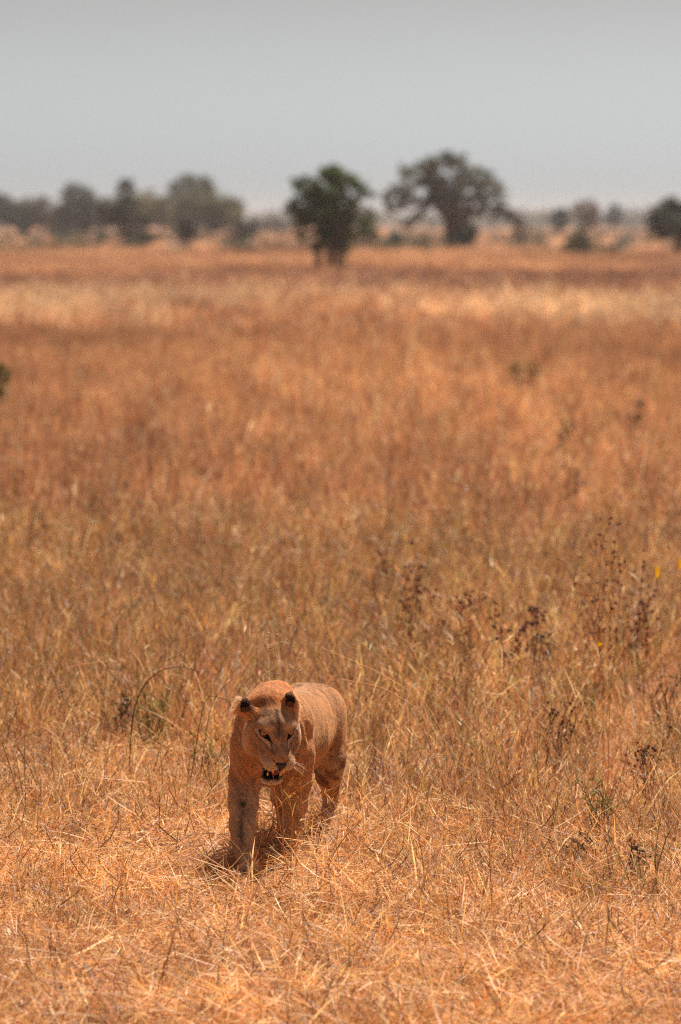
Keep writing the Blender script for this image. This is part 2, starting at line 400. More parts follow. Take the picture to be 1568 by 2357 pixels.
# ------------------------------------------------------------------ the lioness
def LW(cx, cy, D):
    """point of the lioness measured in the photo: detail pixel (cx, cy) at ground distance D"""
    return np.array(at((600+.27148*cx)*1568/1920, (1880+.27148*cy)*1568/1920, D))
def uneven_axis(lo, hi, flo, fhi, coarse, fine):
    a = np.arange(lo, flo, coarse); b = np.arange(flo, fhi, fine); c = np.arange(fhi, hi, coarse)
    return np.concatenate([a, b, c])
LX = uneven_axis(-.66, .14, -.49, -.16, .0075, .0034)
LY = uneven_axis(20.52, 22.82, 20.53, 20.96, .0085, .0034)
LZ = uneven_axis(-.02, .93, .41, .86, .0075, .0034)
LF = np.full((len(LX), len(LY), len(LZ)), .10, np.float32)
def region(lo, hi, m=.075):
    s = []
    for ax, a, b in ((LX, lo[0], hi[0]), (LY, lo[1], hi[1]), (LZ, lo[2], hi[2])):
        i0 = max(0, np.searchsorted(ax, a-m)); i1 = min(len(ax), np.searchsorted(ax, b+m)); s.append(slice(i0, max(i0+1, i1)))
    s = tuple(s)
    P = np.stack(np.meshgrid(LX[s[0]], LY[s[1]], LZ[s[2]], indexing='ij'), -1)
    return s, P
def blend(s, d, k, sub=False):
    a = LF[s]
    if sub:
        h = np.clip(.5-.5*(a+d)/k, 0, 1); LF[s] = a*(1-h)-d*h+k*h*(1-h)
    else:
        h = np.clip(.5+.5*(a-d)/k, 0, 1); LF[s] = a*(1-h)+d*h-k*h*(1-h)
def cone(a, b, ra, rb, k=.03, sub=False, sq=None):
    """round cone from a to b; sq = (axis, factor) squeezes the section along a world axis"""
    a = np.asarray(a, float); b = np.asarray(b, float); r = max(ra, rb)
    if sq is not None: r *= max(1, 1/sq[1])
    s, P = region(np.minimum(a, b)-r, np.maximum(a, b)+r)
    ab = b-a; t = np.clip(((P-a)@ab)/(ab@ab), 0, 1)
    v = P-(a+t[..., None]*ab)
    if sq is not None:
        ax_ = np.asarray(sq[0], float); ax_ = ax_/np.linalg.norm(ax_); v = v+((v@ax_)*(sq[1]-1))[..., None]*ax_
    blend(s, (np.linalg.norm(v, axis=-1)-(ra+(rb-ra)*t)).astype(np.float32), k, sub)
def chain(pts, rs, k=.03, sq=None):
    for i in range(len(pts)-1): cone(pts[i], pts[i+1], rs[i], rs[i+1], k, sq=sq)
def ellip(c, rad, R=None, k=.03, sub=False):
    c = np.asarray(c, float); rad = np.asarray(rad, float); R = np.eye(3) if R is None else R
    ext = np.abs(R)@rad
    s, P = region(c-ext, c+ext)
    q = (P-c)@R
    k0 = np.linalg.norm(q/rad, axis=-1); k1 = np.linalg.norm(q/rad**2, axis=-1)+1e-6
    blend(s, (k0*(k0-1)/k1).astype(np.float32), k, sub)

# --- trunk: cross sections along the spine
YAW = math.radians(12.5)
bdir = np.array([math.sin(YAW), math.cos(YAW), 0]); bside = np.array([math.cos(YAW), -math.sin(YAW), 0])
B0 = np.array([-.322, 21.33, 0])
SEC = np.array([  # s, top, bottom, half width
    [-.26, .62, .50, .06], [-.20, .68, .43, .11], [-.10, .75, .375, .140], [-.02, .812, .35, .152], [.06, .838, .345, .166], [.16, .797, .35, .166],
    [.28, .770, .35, .165], [.45, .750, .355, .172], [.60, .742, .375, .160], [.74, .748, .41, .150],
    [.86, .752, .46, .150], [.96, .735, .52, .136], [1.04, .69, .55, .100], [1.09, .65, .58, .05]])
s, P = region((-.6, 20.95, .33), (.12, 22.5, .9), .06)
q = P-B0; ss = q@bdir; ll = q@bside; zz = P[..., 2]
top = np.interp(ss, SEC[:, 0], SEC[:, 1]); bot = np.interp(ss, SEC[:, 0], SEC[:, 2]); hw = np.interp(ss, SEC[:, 0], SEC[:, 3])
zc = bot+(top-bot)*.48; up_ = zz > zc
hh = np.where(up_, top-zc, zc-bot)
nx_ = np.abs(ll)/hw; nz_ = np.abs(zz-zc)/hh
pz = np.where(up_, np.interp(ss, [.1, .4], [1.35, 1.75]), 2.2)
rad_ = (nx_**2.1+nz_**pz)**(1/2.05)
d_ = (rad_-1)*np.minimum(hw, hh)*.8
dend = np.maximum(SEC[0, 0]-ss, ss-SEC[-1, 0])
d_ = np.maximum(d_, dend)
blend(s, d_.astype(np.float32), .02)

# --- head frame: r = lioness' left (picture right), f = towards the nose, u = up
HC = LW(662, 690, 20.72)
EU = .014                                                                  # height of the eyes in the head frame
yaw, pit, rol = math.radians(12.5), math.radians(31), math.radians(-1)
fdir = np.array([math.sin(yaw)*math.cos(pit), -math.cos(yaw)*math.cos(pit), -math.sin(pit)])
rdir = np.array([math.cos(yaw), math.sin(yaw), 0]); udir = np.cross(rdir, fdir)*-1
if udir[2] < 0: udir = -udir
rdir, udir = rdir*math.cos(rol)-udir*math.sin(rol), udir*math.cos(rol)+rdir*math.sin(rol)
HR = np.stack([rdir, fdir, udir], 1)                                      # columns
def H(r, f, u): return HC+HR@np.array([r, f, u], float)
def hell(c, rad, k=.02, sub=False, rot=None):
    ellip(H(*c), rad, HR if rot is None else HR@rot, k, sub)
def hcone(a, b, ra, rb, k=.02, sub=False, sq=None):
    cone(H(*a), H(*b), ra, rb, k, sub, None if sq is None else (HR@np.array(sq[0], float), sq[1]))
# neck
nb = B0+bdir*.02+np.array([0, 0, .665])
chain([nb-np.array([0,0,.02]), H(.005, -.19, -.01)], [.145, .105], .05)
chain([B0-bdir*.03+np.array([0, 0, .52]), H(0, -.12, -.07)], [.14, .095], .05)
cone(B0+bdir*.0+np.array([0, 0, .745]), H(0, -.15, .035), .065, .08, .05)
# skull
hell((0, -.075, .012), (.100, .115, .084))
hell((0, -.012, .030), (.074, .055, .050), .025)
hell((0, .015, .012), (.040, .07, .036), .02)
for sg in (-1, 1):
    hell((sg*.054, -.006, .048), (.034, .034, .018), .018)                # brow
    hell((sg*.082-.010, -.050, -.050), (.048, .070, .086), .03)                # cheek
    hell((sg*.066, -.010, -.040), (.040, .05, .040), .025)                # under the eye
    hell((sg*.074, -.075, -.105), (.050, .060, .070), .03)                # ruff of the cheek
    hell((sg*.056, .022, -.086), (.036, .055, .046), .03)                 # corner of the mouth
hcone((0, .0, -.036), (0, .092, -.066), .063, .050, .025)                 # muzzle
hell((0, .075, -.045), (.052, .05, .034), .02)
hcone((0, .03, .002), (0, .118, -.048), .036, .040, .015)                # bridge of the nose, broad and flat
for sg in (-1, 1):
    hell((sg*.035, .106, -.088), (.0385, .040, .0340), .010)              # whisker pads
    hell((sg*.046, .072, -.085), (.030, .045, .038), .02)
hcone((0, -.07, -.145), (-.010, .035, -.208), .066, .038, .03)            # lower jaw
hell((-.012, .052, -.220), (.046, .026, .022), .015)                      # chin
MOUTH = (((-.010, .085, -.160), (.062, .085, .037)), ((-.034, .045, -.156), (.052, .06, .045)))
for c_, r_ in MOUTH: hell(c_, r_, .006, sub=True)                        # open mouth
for sg in (-1, 1):
    hell((sg*.061, .030, EU), (.0215, .028, .0145), .004, sub=True, rot=np.array(Matrix.Rotation(-sg*.34, 3, 'Y')))   # eye socket
# ears: rounded cups, opening outwards
EARS = []
for sg, c, op, fw in ((-1, (-.156, -.100, .098), (-.94, -.18, .10), .9), (1, (.080, -.112, .106), (.95, -.12, .0), .9)):
    op = np.array(op, float); op /= np.linalg.norm(op)
    c = np.array(c)
    hell(c, (.039, .032, .040), .012)
    hcone((sg*.078, -.090, .036), tuple(c-np.array([0, 0, .016])), .032 if sg < 0 else .026, .028, .014)
    hell(c+op*.028+np.array([0, .0, .006]), (.030, .027, .039), .006, sub=True)
    EARS.append((sg, c, op))

# --- front legs
RS = LW(395, 720, 21.22); LS = LW(885, 800, 21.28)
ellip(RS+np.array([.02, .02, .0]), (.085, .14, .19), k=.05); ellip(LS+np.array([-.02, .02, 0]), (.08, .14, .19), k=.05)
cone(LW(560, 310, 21.33), LW(425, 600, 21.25), .04, .068, .06); cone(LW(700, 300, 21.36), LW(870, 560, 21.3), .04, .07, .06)
# right foreleg, striding forward
chain([LW(360, 800, 21.2), LW(336, 1180, 21.2), LW(318, 1420, 21.12), LW(308, 1640, 21.04), LW(306, 1830, 20.97), LW(335, 1985, 20.92)],
      [.080, .071, .064, .056, .043, .038], .035)
ellip(LW(235, 1330, 21.28), (.035, .05, .07), k=.03)                                      # elbow
RP = LW(395, 2085, 20.80)
ellip(RP+np.array([0, .0, .004]), (.046, .060, .034), k=.03)
cone(LW(335, 1985, 20.92), RP, .036, .036, .02)
PAW = []
def paw(c, toe_dir, toes=((-.036, .020), (-.014, .040), (.014, .040), (.036, .020)), rr=.0185, drop=.004):
    td = np.array([math.sin(toe_dir), -math.cos(toe_dir), 0]); sd_ = np.array([math.cos(toe_dir), math.sin(toe_dir), 0])
    for a, b in toes:
        t_ = c+sd_*a+td*(b+.018)+np.array([0, 0, -drop]); cone(c+sd_*a*.7+np.array([0, 0, .012]), t_, rr, rr*.96, .006)
    PAW.append((c, td, sd_))
paw(RP, .10, drop=.012)
# left foreleg, planted further back
chain([LW(880, 900, 21.28), LW(868, 1180, 21.32), LW(853, 1400, 21.36), LW(838, 1620, 21.38), LW(820, 1830, 21.40), LW(815, 1930, 21.38)],
      [.080, .068, .056, .046, .036, .033], .035)
ellip(LW(930, 1270, 21.42), (.035, .05, .06), k=.03)
LP = LW(808, 1985, 21.33); LP[2] = max(LP[2], .028)
ellip(LP, (.044, .062, .032), k=.025); paw(LP, .0)
# hind legs
ellip(LW(1205, 600, 22.18), (.070, .15, .16), k=.05)
cone(LW(1160, 480, 22.2), LW(1205, 900, 22.12), .078, .075, .05)
ellip(LW(1212, 830, 22.12), (.066, .125, .15), k=.05)
chain([LW(1222, 950, 22.06), LW(1205, 1120, 22.12), LW(1222, 1300, 22.36)], [.068, .060, .042], .03)
chain([LW(1228, 1290, 22.38), LW(1208, 1500, 22.34), LW(1196, 1660, 22.25)], [.040, .036, .035], .02)
LH = LW(1180, 1745, 22.14); LH[2] = .03
ellip(LH, (.042, .060, .032), k=.025); paw(LH, .0)
hipR = B0+bdir*.88+bside*-.09+np.array([0, 0, .62])
ellip(hipR+np.array([0, -.02, -.05]), (.068, .15, .17), k=.05)
kR = LW(712, 1060, 21.86)
chain([hipR+np.array([0, 0, -.05]), kR], [.09, .066], .04)
chain([kR, LW(712, 1340, 21.98), LW(742, 1500, 22.08)], [.062, .048, .036], .03)
chain([LW(742, 1500, 22.08), LW(745, 1700, 21.98), LW(750, 1800, 21.88)], [.036, .033, .033], .02)
RH = LW(765, 1850, 21.78); RH[2] = .03
ellip(RH, (.042, .058, .032), k=.025); paw(RH, .0)
# groin skin fold and belly fringe
cone(LW(1130, 760, 22.0), LW(1120, 930, 21.98), .045, .03, .04)
# tail
tb = B0+bdir*1.05+np.array([0, 0, .70])
chain([tb, tb+bdir*.08+np.array([0, 0, -.08]), tb+bdir*.11+np.array([0, 0, -.25]), tb+bdir*.09+np.array([0, 0, -.42]), tb+bdir*.12+np.array([0.01, 0, -.52])],
      [.030, .022, .018, .016, .026], .02)
# loose skin folds down the left shoulder
for pts in (((915, 600), (955, 780), (975, 1000), (968, 1220)), ((985, 560), (1025, 740), (1035, 980), (1003, 1200)), ((880, 900), (915, 1100), (925, 1250))):
    DD = 21.22
    for a, b in zip(pts[:-1], pts[1:]):
        for D0, sx in ((21.0, 1),):
            # find where the line of sight meets the flank
            pa, pb = [], []
        A_ = []
        for cx, cy in (a, b):
            best = None
            for D in np.arange(21.0, 21.9, .01):
                w_ = LW(cx, cy, D)
                i, j, k_ = [min(len(ax)-1, np.searchsorted(ax, v)) for ax, v in zip((LX, LY, LZ), w_)]
                if LF[i, j, k_] < .002: best = w_; break
            A_.append(best)
        if A_[0] is not None and A_[1] is not None: cone(A_[0]+np.array([-.004, .011, 0]), A_[1]+np.array([-.004, .011, 0]), .013, .013, .010)
# gentle muscle / hide unevenness
def vn3(P, sc, seed):
    return vnoise(P[..., 0]*sc+P[..., 2]*sc*.7, P[..., 1]*sc-P[..., 2]*sc*.6, seed)-.5

# --- surface nets on the uneven grid
def surface_nets(F):
    ins = F < 0
    nx, ny, nz = F.shape
    c = [ins[i:nx-1+i, j:ny-1+j, k:nz-1+k] for i in (0, 1) for j in (0, 1) for k in (0, 1)]
    cnt = sum(x.astype(np.int8) for x in c); act = (cnt > 0) & (cnt < 8)
    I, J, K = np.nonzero(act); n = len(I)
    idx = np.full(act.shape, -1, np.int64); idx[I, J, K] = np.arange(n)
    acc = np.zeros((n, 3)); wsum = np.zeros(n)
    corners = [(i, j, k) for i in (0, 1) for j in (0, 1) for k in (0, 1)]
    for a in range(8):
        for b in range(a+1, 8):
            ca, cb = corners[a], corners[b]
            if sum(abs(x-y) for x, y in zip(ca, cb)) != 1: continue
            fa = F[I+ca[0], J+ca[1], K+ca[2]]; fb = F[I+cb[0], J+cb[1], K+cb[2]]
            m_ = (fa < 0) != (fb < 0); t = np.where(m_, fa/(fa-fb+1e-12), 0)
            pa = np.stack([LX[I+ca[0]], LY[J+ca[1]], LZ[K+ca[2]]], 1); pb = np.stack([LX[I+cb[0]], LY[J+cb[1]], LZ[K+cb[2]]], 1)
            acc += np.where(m_[:, None], pa+(pb-pa)*t[:, None], 0); wsum += m_
    V = acc/wsum[:, None]
    Q = []
    for ax in range(3):
        sl0 = [slice(None)]*3; sl1 = [slice(None)]*3; sl0[ax] = slice(0, -1); sl1[ax] = slice(1, None)
        A, B = ins[tuple(sl0)], ins[tuple(sl1)]; e_ = A != B
        o1, o2 = [a for a in range(3) if a != ax]
        ed = np.nonzero(e_); ed = np.stack(ed, 1)
        ok = (ed[:, o1] > 0) & (ed[:, o2] > 0) & (ed[:, o1] < F.shape[o1]-1) & (ed[:, o2] < F.shape[o2]-1); ed = ed[ok]
        def gi(d1, d2):
            q_ = ed.copy(); q_[:, o1] -= d1; q_[:, o2] -= d2; return idx[q_[:, 0], q_[:, 1], q_[:, 2]]
        quad = np.stack([gi(1, 1), gi(0, 1), gi(0, 0), gi(1, 0)], 1)
        flip = A[tuple(ed.T)] if True else None
        if ax == 1: flip = ~flip
        quad[~flip] = quad[~flip][:, ::-1]
        Q.append(quad)
    Q = np.vstack(Q); Q = Q[(Q >= 0).all(1)]
    return V, Q
LV, LQ = surface_nets(LF)
# keep the biggest connected piece only, then relax the stair steps
par = np.arange(len(LV))
EA = np.concatenate([LQ[:, 0], LQ[:, 1], LQ[:, 2]]); EB = np.concatenate([LQ[:, 1], LQ[:, 2], LQ[:, 3]])
for _ in range(40):
    pa, pb = par[EA], par[EB]; m0 = np.minimum(pa, pb)
    if (pa == pb).all(): break
    np.minimum.at(par, pa, m0); np.minimum.at(par, pb, m0)
    for _k in range(6): par = par[par]
main_ = np.bincount(par).argmax(); keep = par == main_
remap = np.cumsum(keep)-1; LQ = remap[LQ[keep[LQ].all(1)]]; LV = LV[keep]
def relax(V, Q, it, lam):
    n = len(V); deg = np.bincount(Q.ravel(), minlength=n)*2.0
    for _ in range(it):
        acc = np.zeros_like(V)
        for c_ in range(4):
            nbv = V[Q[:, (c_+1) % 4]]+V[Q[:, (c_-1) % 4]]
            for a in range(3): acc[:, a] += np.bincount(Q[:, c_], nbv[:, a], n)
        V = V+lam*(acc/np.maximum(deg, 1)[:, None]-V)
    return V
LV = relax(LV, LQ, 2, .6)
def vnormals(V, Q):
    n = np.cross(V[Q[:, 2]]-V[Q[:, 0]], V[Q[:, 3]]-V[Q[:, 1]]); N = np.zeros_like(V)
    for c_ in range(4):
        for a in range(3): N[:, a] += np.bincount(Q[:, c_], n[:, a], len(V))
    return N/(np.linalg.norm(N, axis=1)[:, None]+1e-12)
LN = vnormals(LV, LQ)
if np.mean(np.sum(LN*(LV-LV.mean(0)), 1)) < 0: LQ = LQ[:, ::-1]; LN = -LN

# --- coat colours
def fur_colour(P, N):
    P = np.atleast_2d(P); n = len(P)
    tawny = np.array(lin(202, 160, 119)); warm = np.array(lin(208, 150, 96)); pale = np.array(lin(244, 216, 186)); white = np.array(lin(252, 240, 224))
    dark = np.array(lin(36, 26, 24)); brown = np.array(lin(104, 74, 56)); grey = np.array(lin(190, 160, 130))
    C = np.tile(tawny, (n, 1))
    def mix(col, w_):
        nonlocal C
        w_ = np.clip(w_, 0, 1)[:, None]; C = C*(1-w_)+np.asarray(col)*w_
    def sm(x, a, b):
        t = np.clip((x-a)/(b-a), 0, 1); return t*t*(3-2*t)
    nz1 = vn3(P, 14, 1)+.5; nz2 = vn3(P, 60, 2)+.5; nz3 = vn3(P, 160, 5)+.5
    q = P-B0; s_ = q@bdir; l_ = q@bside; z = P[:, 2]
    body = sm(s_, -.25, -.1)
    # back: warmer along the spine, dark line near the rump
    mix(warm, .65*sm(z, .70, .84)*sm(-s_, -.5, 0))
    mix(brown, .6*sm(z, .755, .79)*sm(s_, .45, .7)*(1-sm(np.abs(l_), .05, .09)))
    # belly and inner legs pale
    mix(pale, .75*(1-sm(z, .36, .44))*sm(z, .28, .34)*sm(s_, .05, .3))
    inner = sm(np.where(l_ > 0, -N[:, 0], N[:, 0]), -.1, .7)
    mix(pale, .5*inner*(1-sm(z, .30, .52)))
    mix(pale, .75*(1-sm(z, .05, .14)))
    mix(grey, .45*(1-sm(z, .18, .42))*(1-inner)*sm(nz1, .2, .8))
    mix(pale, .38*(1-sm(z, .26, .42)))
    # spots on the inner hind legs and the dark elbow mark of the right foreleg
    hind = sm(s_, .5, .6)*(1-sm(z, .42, .5))
    mix(lin(146, 88, 54), hind*.7*sm(vn3(P, 26, 9)+.5, .62, .78)*sm(z, .08, .2))
    em = LW(330, 1415, 21.05); mix(lin(74, 50, 38), .85*np.exp(-(((P-em)@np.array([1, 0, 0])/.032)**2+(P[:, 2]-em[2])**2/.014**2))*(P[:, 1] < 21.2))
    em2 = LW(300, 1650, 21.0); mix(lin(96, 66, 50), .6*np.exp(-(((P-em2)@np.array([1, 0, 0])/.014)**2+(P[:, 2]-em2[2])**2/.09**2))*(P[:, 1] < 21.1))
    fl = (P[:, 1] < 21.2)*sm(P[:, 0]-LW(325, 1600, 21.04)[0], .0, .018)*(1-sm(z, .30, .36)); mix(lin(214, 186, 156), .75*fl*(P[:, 0] < LW(560, 1600, 21.04)[0]))
    # throat warm
    th = np.exp(-(((P[:, 0]-LW(420, 1100, 21.1)[0])/.05)**2+((z-LW(420, 1100, 21.1)[2])/.07)**2)); mix(warm, .4*th*(P[:, 1] < 21.25))
    # ---- head
    h = (P-HC)@HR; r, f, u = h[:, 0], h[:, 1], h[:, 2]; ar = np.abs(r)
    inh = sm(f, -.17, -.12)*(np.linalg.norm(h-np.array([0, -.03, -.04]), axis=1) < .22)
    inh2 = (f > -.05)*(np.linalg.norm(h-np.array([0, .03, -.17]), axis=1) < .12)
    mix(grey, inh*.70*sm(f, -.10, -.02)*(1-sm(ar, .10, .13)))
    mix(warm, inh*.6*(1-sm(f, -.11, -.05))*sm(u, .02, .06))
    mix(pale, inh*.75*sm(np.abs(r+.010), .100, .122)*(1-sm(u, .0, .05)))                     # cheek edge
    mix(pale, inh*.95*np.exp(-(((ar-.047)/.020)**2+((u-.056)/.013)**2))*sm(f, -.04, .0))   # pale brow
    mix(brown, inh*.8*np.exp(-(r/.008)**2)*sm(u, .03, .05)*sm(nz2, .2, .5))         # forehead line
    mix(brown, inh*.55*sm(nz2+.4*nz3, .80, .95)*sm(u, .0, .04)*(ar < .09))                   # flecks
    mix(brown, inh*.30*np.exp(-((ar-.040)/.008)**2)*np.exp(-((u+.015)/.016)**2)*sm(f, 0, .03))   # side of the nose
    mix(tawny, inh*.5*(ar < .03)*sm(-u, .0, .03)*(f > .03))
    mix(lin(150, 96, 60), inh*.5*np.exp(-(((ar-.078)/.025)**2+((u+.055)/.03)**2))*sm(nz2, .2, .6))
    # eye surround: dark rim, tear line, white crescent beneath
    ex = ar-.062; eu = u-EU-ex*.36
    front = (f > -.03)
    e2 = (ex/.0250)**2+(eu/.0165)**2
    mix(pale, inh*.9*front*np.exp(-((np.sqrt((ex/.030)**2+((eu+.004)/.024)**2)-1)/.22)**2)*sm(-eu, -.004, .006))   # pale crescent below
    mix(white, inh*.7*front*np.exp(-((np.sqrt((ex/.029)**2+((eu+.004)/.021)**2)-1)/.12)**2)*sm(-eu, -.002, .006))
    mix(brown, inh*.45*front*np.exp(-((np.sqrt((ex/.036)**2+((eu+.004)/.032)**2)-1)/.14)**2)*sm(-eu, .0, .01))
    mix(dark, inh*(1-sm(e2, .80, 1.15))*front)
    tl = np.exp(-(((ar-.038+.12*(u+.02))/.0042)**2))*sm(u, -.030, -.012)*(1-sm(u, .0, .010))*(f > 0)
    mix(dark, inh*.85*tl)
    # muzzle: pale pads with rows of dark spots, black lips
    padm = np.exp(-(((ar-.033)/.034)**2+((u+.098)/.026)**2))*sm(f, .05, .08)
    mix(lin(248, 228, 202), inh*.95*np.clip(padm*2.4, 0, 1))
    rows = np.zeros(n)
    for k_, uu in enumerate((-.078, -.090, -.102)):
        rows += np.exp(-((u-uu-.08*(ar-.03))/.0020)**2)*(np.sin(ar*2*math.pi/.0088+k_*2) > .1)
    mix(dark, inh*.8*rows*sm(ar, .016, .022)*(1-sm(ar, .060, .068))*sm(f, .07, .09))
    mix(dark, inh*.9*np.exp(-(r/.0028)**2)*(1-sm(u, -.078, -.070))*sm(u, -.135, -.125)*(f > .1))
    mix(dark, inh*.85*np.exp(-(((ar-.033)/.006)**2+((u+.050-(ar-.03)*.8)/.007)**2))*(f > .10))
    for cc, rr_ in MOUTH:
        k0 = np.linalg.norm((h-np.array(cc))/(np.array(rr_)+.004), axis=1)
        mix(lin(16, 12, 14), (inh+inh2 > 0)*(1-sm(k0, 1.02, 1.12))*(u < -.105-.3*np.clip(.05-ar, 0, 1)))  # black lips; the shade of the open mouth is painted in as well
    # lower lip: black, then white chin
    lo = np.exp(-((u+.200)/.012)**4)*(f > .015)*(ar < .07)
    mix(white, inh2*.9*(1-sm(u, -.216, -.209))*sm(f, -.02, .03))
    mix(lin(18, 14, 16), inh2*.95*lo)
    # ears: black backs, pale rims
    for sg, c, op in EARS:
        d = h-c; out_ = d@op; near = np.linalg.norm(d, axis=1) < .075
        face = (N@HR)@op
        back = (1-sm(face, -.05, .45))*(np.abs(r) > .05)*(f < -.06)
        mix(lin(92, 64, 50), near*.8*back*sm(d[:, 2], -.026, -.014))
        mix(dark, near*.97*sm(d[:, 2]+.02*(nz2-.5), -.002, .006)*(1-sm(d[:, 2], .030, .038))*back)
        mix(pale, near*.8*sm(out_, .012, .03)*sm(face, .2, .5))
    # paws: pads dark below the right fore paw
    dp = P-RP
    mix(lin(24, 18, 18), (np.linalg.norm(dp, axis=1) < .11)*(1-sm(dp[:, 2], -.026, -.014))*(dp[:, 1] < -.01))
    C = C*(1.10+.14*inh[:, None])*(1+.45*(nz3[:, None]-.5)+.40*(nz2[:, None]-.5)+.22*(nz1[:, None]-.5))  # head lightened to stand in for bounced light on the shaded face
    C = C/np.maximum(C.max(1)/.82, 1)[:, None]
    return np.clip(C, 0.004, .92)
m, n, l, out = newmat('hide')
p = n.new('ShaderNodeBsdfPrincipled'); p.inputs['Roughness'].default_value = .75; p.inputs['Specular IOR Level'].default_value = .15
l.new(attr(n).outputs['Color'], p.inputs['Base Color']); l.new(p.outputs[0], out.inputs['Surface'])
p.inputs['Sheen Weight'].default_value = .15; p.inputs['Sheen Roughness'].default_value = .4
M_HIDE = m
m, n, l, out = newmat('fur_strands')
p = n.new('ShaderNodeBsdfPrincipled'); p.inputs['Roughness'].default_value = .45; p.inputs['Specular IOR Level'].default_value = .35
t = n.new('ShaderNodeBsdfTranslucent'); mx = n.new('ShaderNodeMixShader'); mx.inputs[0].default_value = .42
a = attr(n)
l.new(a.outputs['Color'], p.inputs['Base Color']); l.new(a.outputs['Color'], t.inputs['Color'])
l.new(p.outputs[0], mx.inputs[1]); l.new(t.outputs[0], mx.inputs[2]); l.new(mx.outputs[0], out.inputs['Surface'])
M_FUR = m

lb = np.array([-.30, 21.5, 0.0])
lion = empty('lioness', tuple(lb))
tag(lion, 'tawny lioness walking towards the camera, head lowered and mouth slightly open', 'lioness')
LC = fur_colour(LV, LN)
LSK = 0.0
body_me = mesh_np('body', LV-lb-LN*.003, LQ, M_HIDE, True, LC*.95)
link('body', body_me, lion)

# fur strands rooted on the hide, combed backwards and down
def add_fur(NH):
    rg = np.random.default_rng(3)
    a_, b_, c_, d_ = (LV[LQ[:, i]] for i in range(4))
    area = .5*np.linalg.norm(np.cross(c_-a_, d_-b_), axis=1)
    cen = (a_+c_)/2
    hd = (cen-HC)@HR; isH = (np.linalg.norm(hd-np.array([0, -.03, -.04]), axis=1) < .2)
    vis = np.where(cen[:, 1] > 22.45, .5, 1)*np.where(isH, 1.9, 1)
    prob = area*vis; fi = rg.choice(len(LQ), NH, p=prob/prob.sum())
    u, v = rg.uniform(size=(2, NH, 1))
    P = (a_[fi]*(1-u)+b_[fi]*u)*(1-v)+(d_[fi]*(1-u)+c_[fi]*u)*v
    N = LN[LQ[fi]].mean(1); N /= np.linalg.norm(N, axis=1)[:, None]+1e-9
    C = fur_colour(P, N)
    h = (P-HC)@HR; r, f, uu = h.T; ar = np.abs(r)
    headw = (np.linalg.norm(h-np.array([0, -.03, -.04]), axis=1) < .2)
    flow = np.tile(bdir*.6+np.array([0, 0, -.75]), (NH, 1))
    flow[P[:, 2] < .35] = (0, .15, -1)
    hf = (HR@np.stack([np.sign(r)*np.clip(ar*6, 0, .7), -np.ones(NH), np.where(f > .0, .5, .0)-np.clip((-uu-.03)*6, 0, 1)], 0)).T
    flow = np.where(headw[:, None], hf, flow)
    L = np.full(NH, .0085)
    L = np.where(headw, .0045, L)
    L = np.where(headw & (f > .05), .0032, L)
    L = np.where(headw & (ar > .090) & (uu < .02), .013, L)                     # cheek ruff
    L = np.where((f > -.03) & (ar < .06) & (uu < -.206) & (uu > -.27), .015, L)                                # chin
    L = np.where((P[:, 2] < .42) & (P[:, 2] > .33) & (P[:, 1] > 21.4), .016, L)   # belly
    L = np.where(P[:, 2] < .12, .007, L)
    ne = np.zeros(NH, bool)
    Cp = np.array(lin(244, 210, 168))  # pale ear fringe, made paler for its backlit glow
    for sg, c, op in EARS:
        d = h-c; o_ = d@op
        m_ = (np.linalg.norm(d, axis=1) < .075) & (o_ > .004) & ((N@HR)@op > -.1)
        m2 = (np.linalg.norm(d+np.array([0, 0, .045]), axis=1) < .055) & (o_ > .0)
        mm_ = m_ | m2
        L = np.where(mm_, .030*rg.uniform(.5, 1.2, NH), L)
        fl = HR@(op*.8+np.array([0, .15, -.55])); flow = np.where(mm_[:, None], fl, flow)
        C = np.where(mm_[:, None], C*.15+Cp*.85, C)
        ear_b = (np.linalg.norm(d, axis=1) < .07) & ~mm_
        L = np.where(ear_b, .007, L)
    for cc, rr_ in MOUTH:
        L = np.where(np.linalg.norm((h-np.array(cc))/(np.array(rr_)+.003), axis=1) < 1.03, .0006, L)
    ex_ = ar-.062; eyes = (ex_/.027)**2+((uu-EU-ex_*.36)/.0165)**2+((f-.02)/.05)**2 < 1.1
    L = np.where(headw & eyes, .0006, L)
    flow = flow-np.sum(flow*N, 1)[:, None]*N
    flow /= np.linalg.norm(flow, axis=1)[:, None]+1e-9
    lift = np.where(L > .012, .45, .13)[:, None]
    D1 = flow+N*lift+rg.normal(0, .08, (NH, 3)); D1 /= np.linalg.norm(D1, axis=1)[:, None]
    D2 = flow+N*lift*.35+np.array([0, 0, -.15])+rg.normal(0, .09, (NH, 3)); D2 /= np.linalg.norm(D2, axis=1)[:, None]
    L = (L*rg.uniform(.6, 1.25, NH))[:, None]
    pts = np.stack([P-N*.003, P+D1*L*.5, P+D1*L*.5+D2*L*.5], 1)-lb
    hc = bpy.data.hair_curves.new('fur'); hc.add_curves([3]*NH)
    hc.position_data.foreach_set('vector', pts.astype(np.float32).ravel())
    ra = hc.attributes.get('radius') or hc.attributes.new('radius', 'FLOAT', 'POINT')
    ra.data.foreach_set('value', np.tile(np.array([.00055, .00045, .0001], np.float32), NH))
    ca = hc.attributes.new('tint', 'FLOAT_COLOR', 'POINT')
    Cc = np.ones((NH, 3, 4), np.float32)
    Cj = C*rg.uniform(.86, 1.13, (NH, 1)); Cc[:, 0, :3] = Cj*.92; Cc[:, 1, :3] = Cj; Cc[:, 2, :3] = np.clip(Cj*1.1, 0, .95)
    ca.data.foreach_set('color', Cc.ravel())
    hc.materials.append(M_FUR)
    o = bpy.data.objects.new('fur', hc); COL.objects.link(o); o.parent = lion; tag(o, kind='stuff')
add_fur(420000)

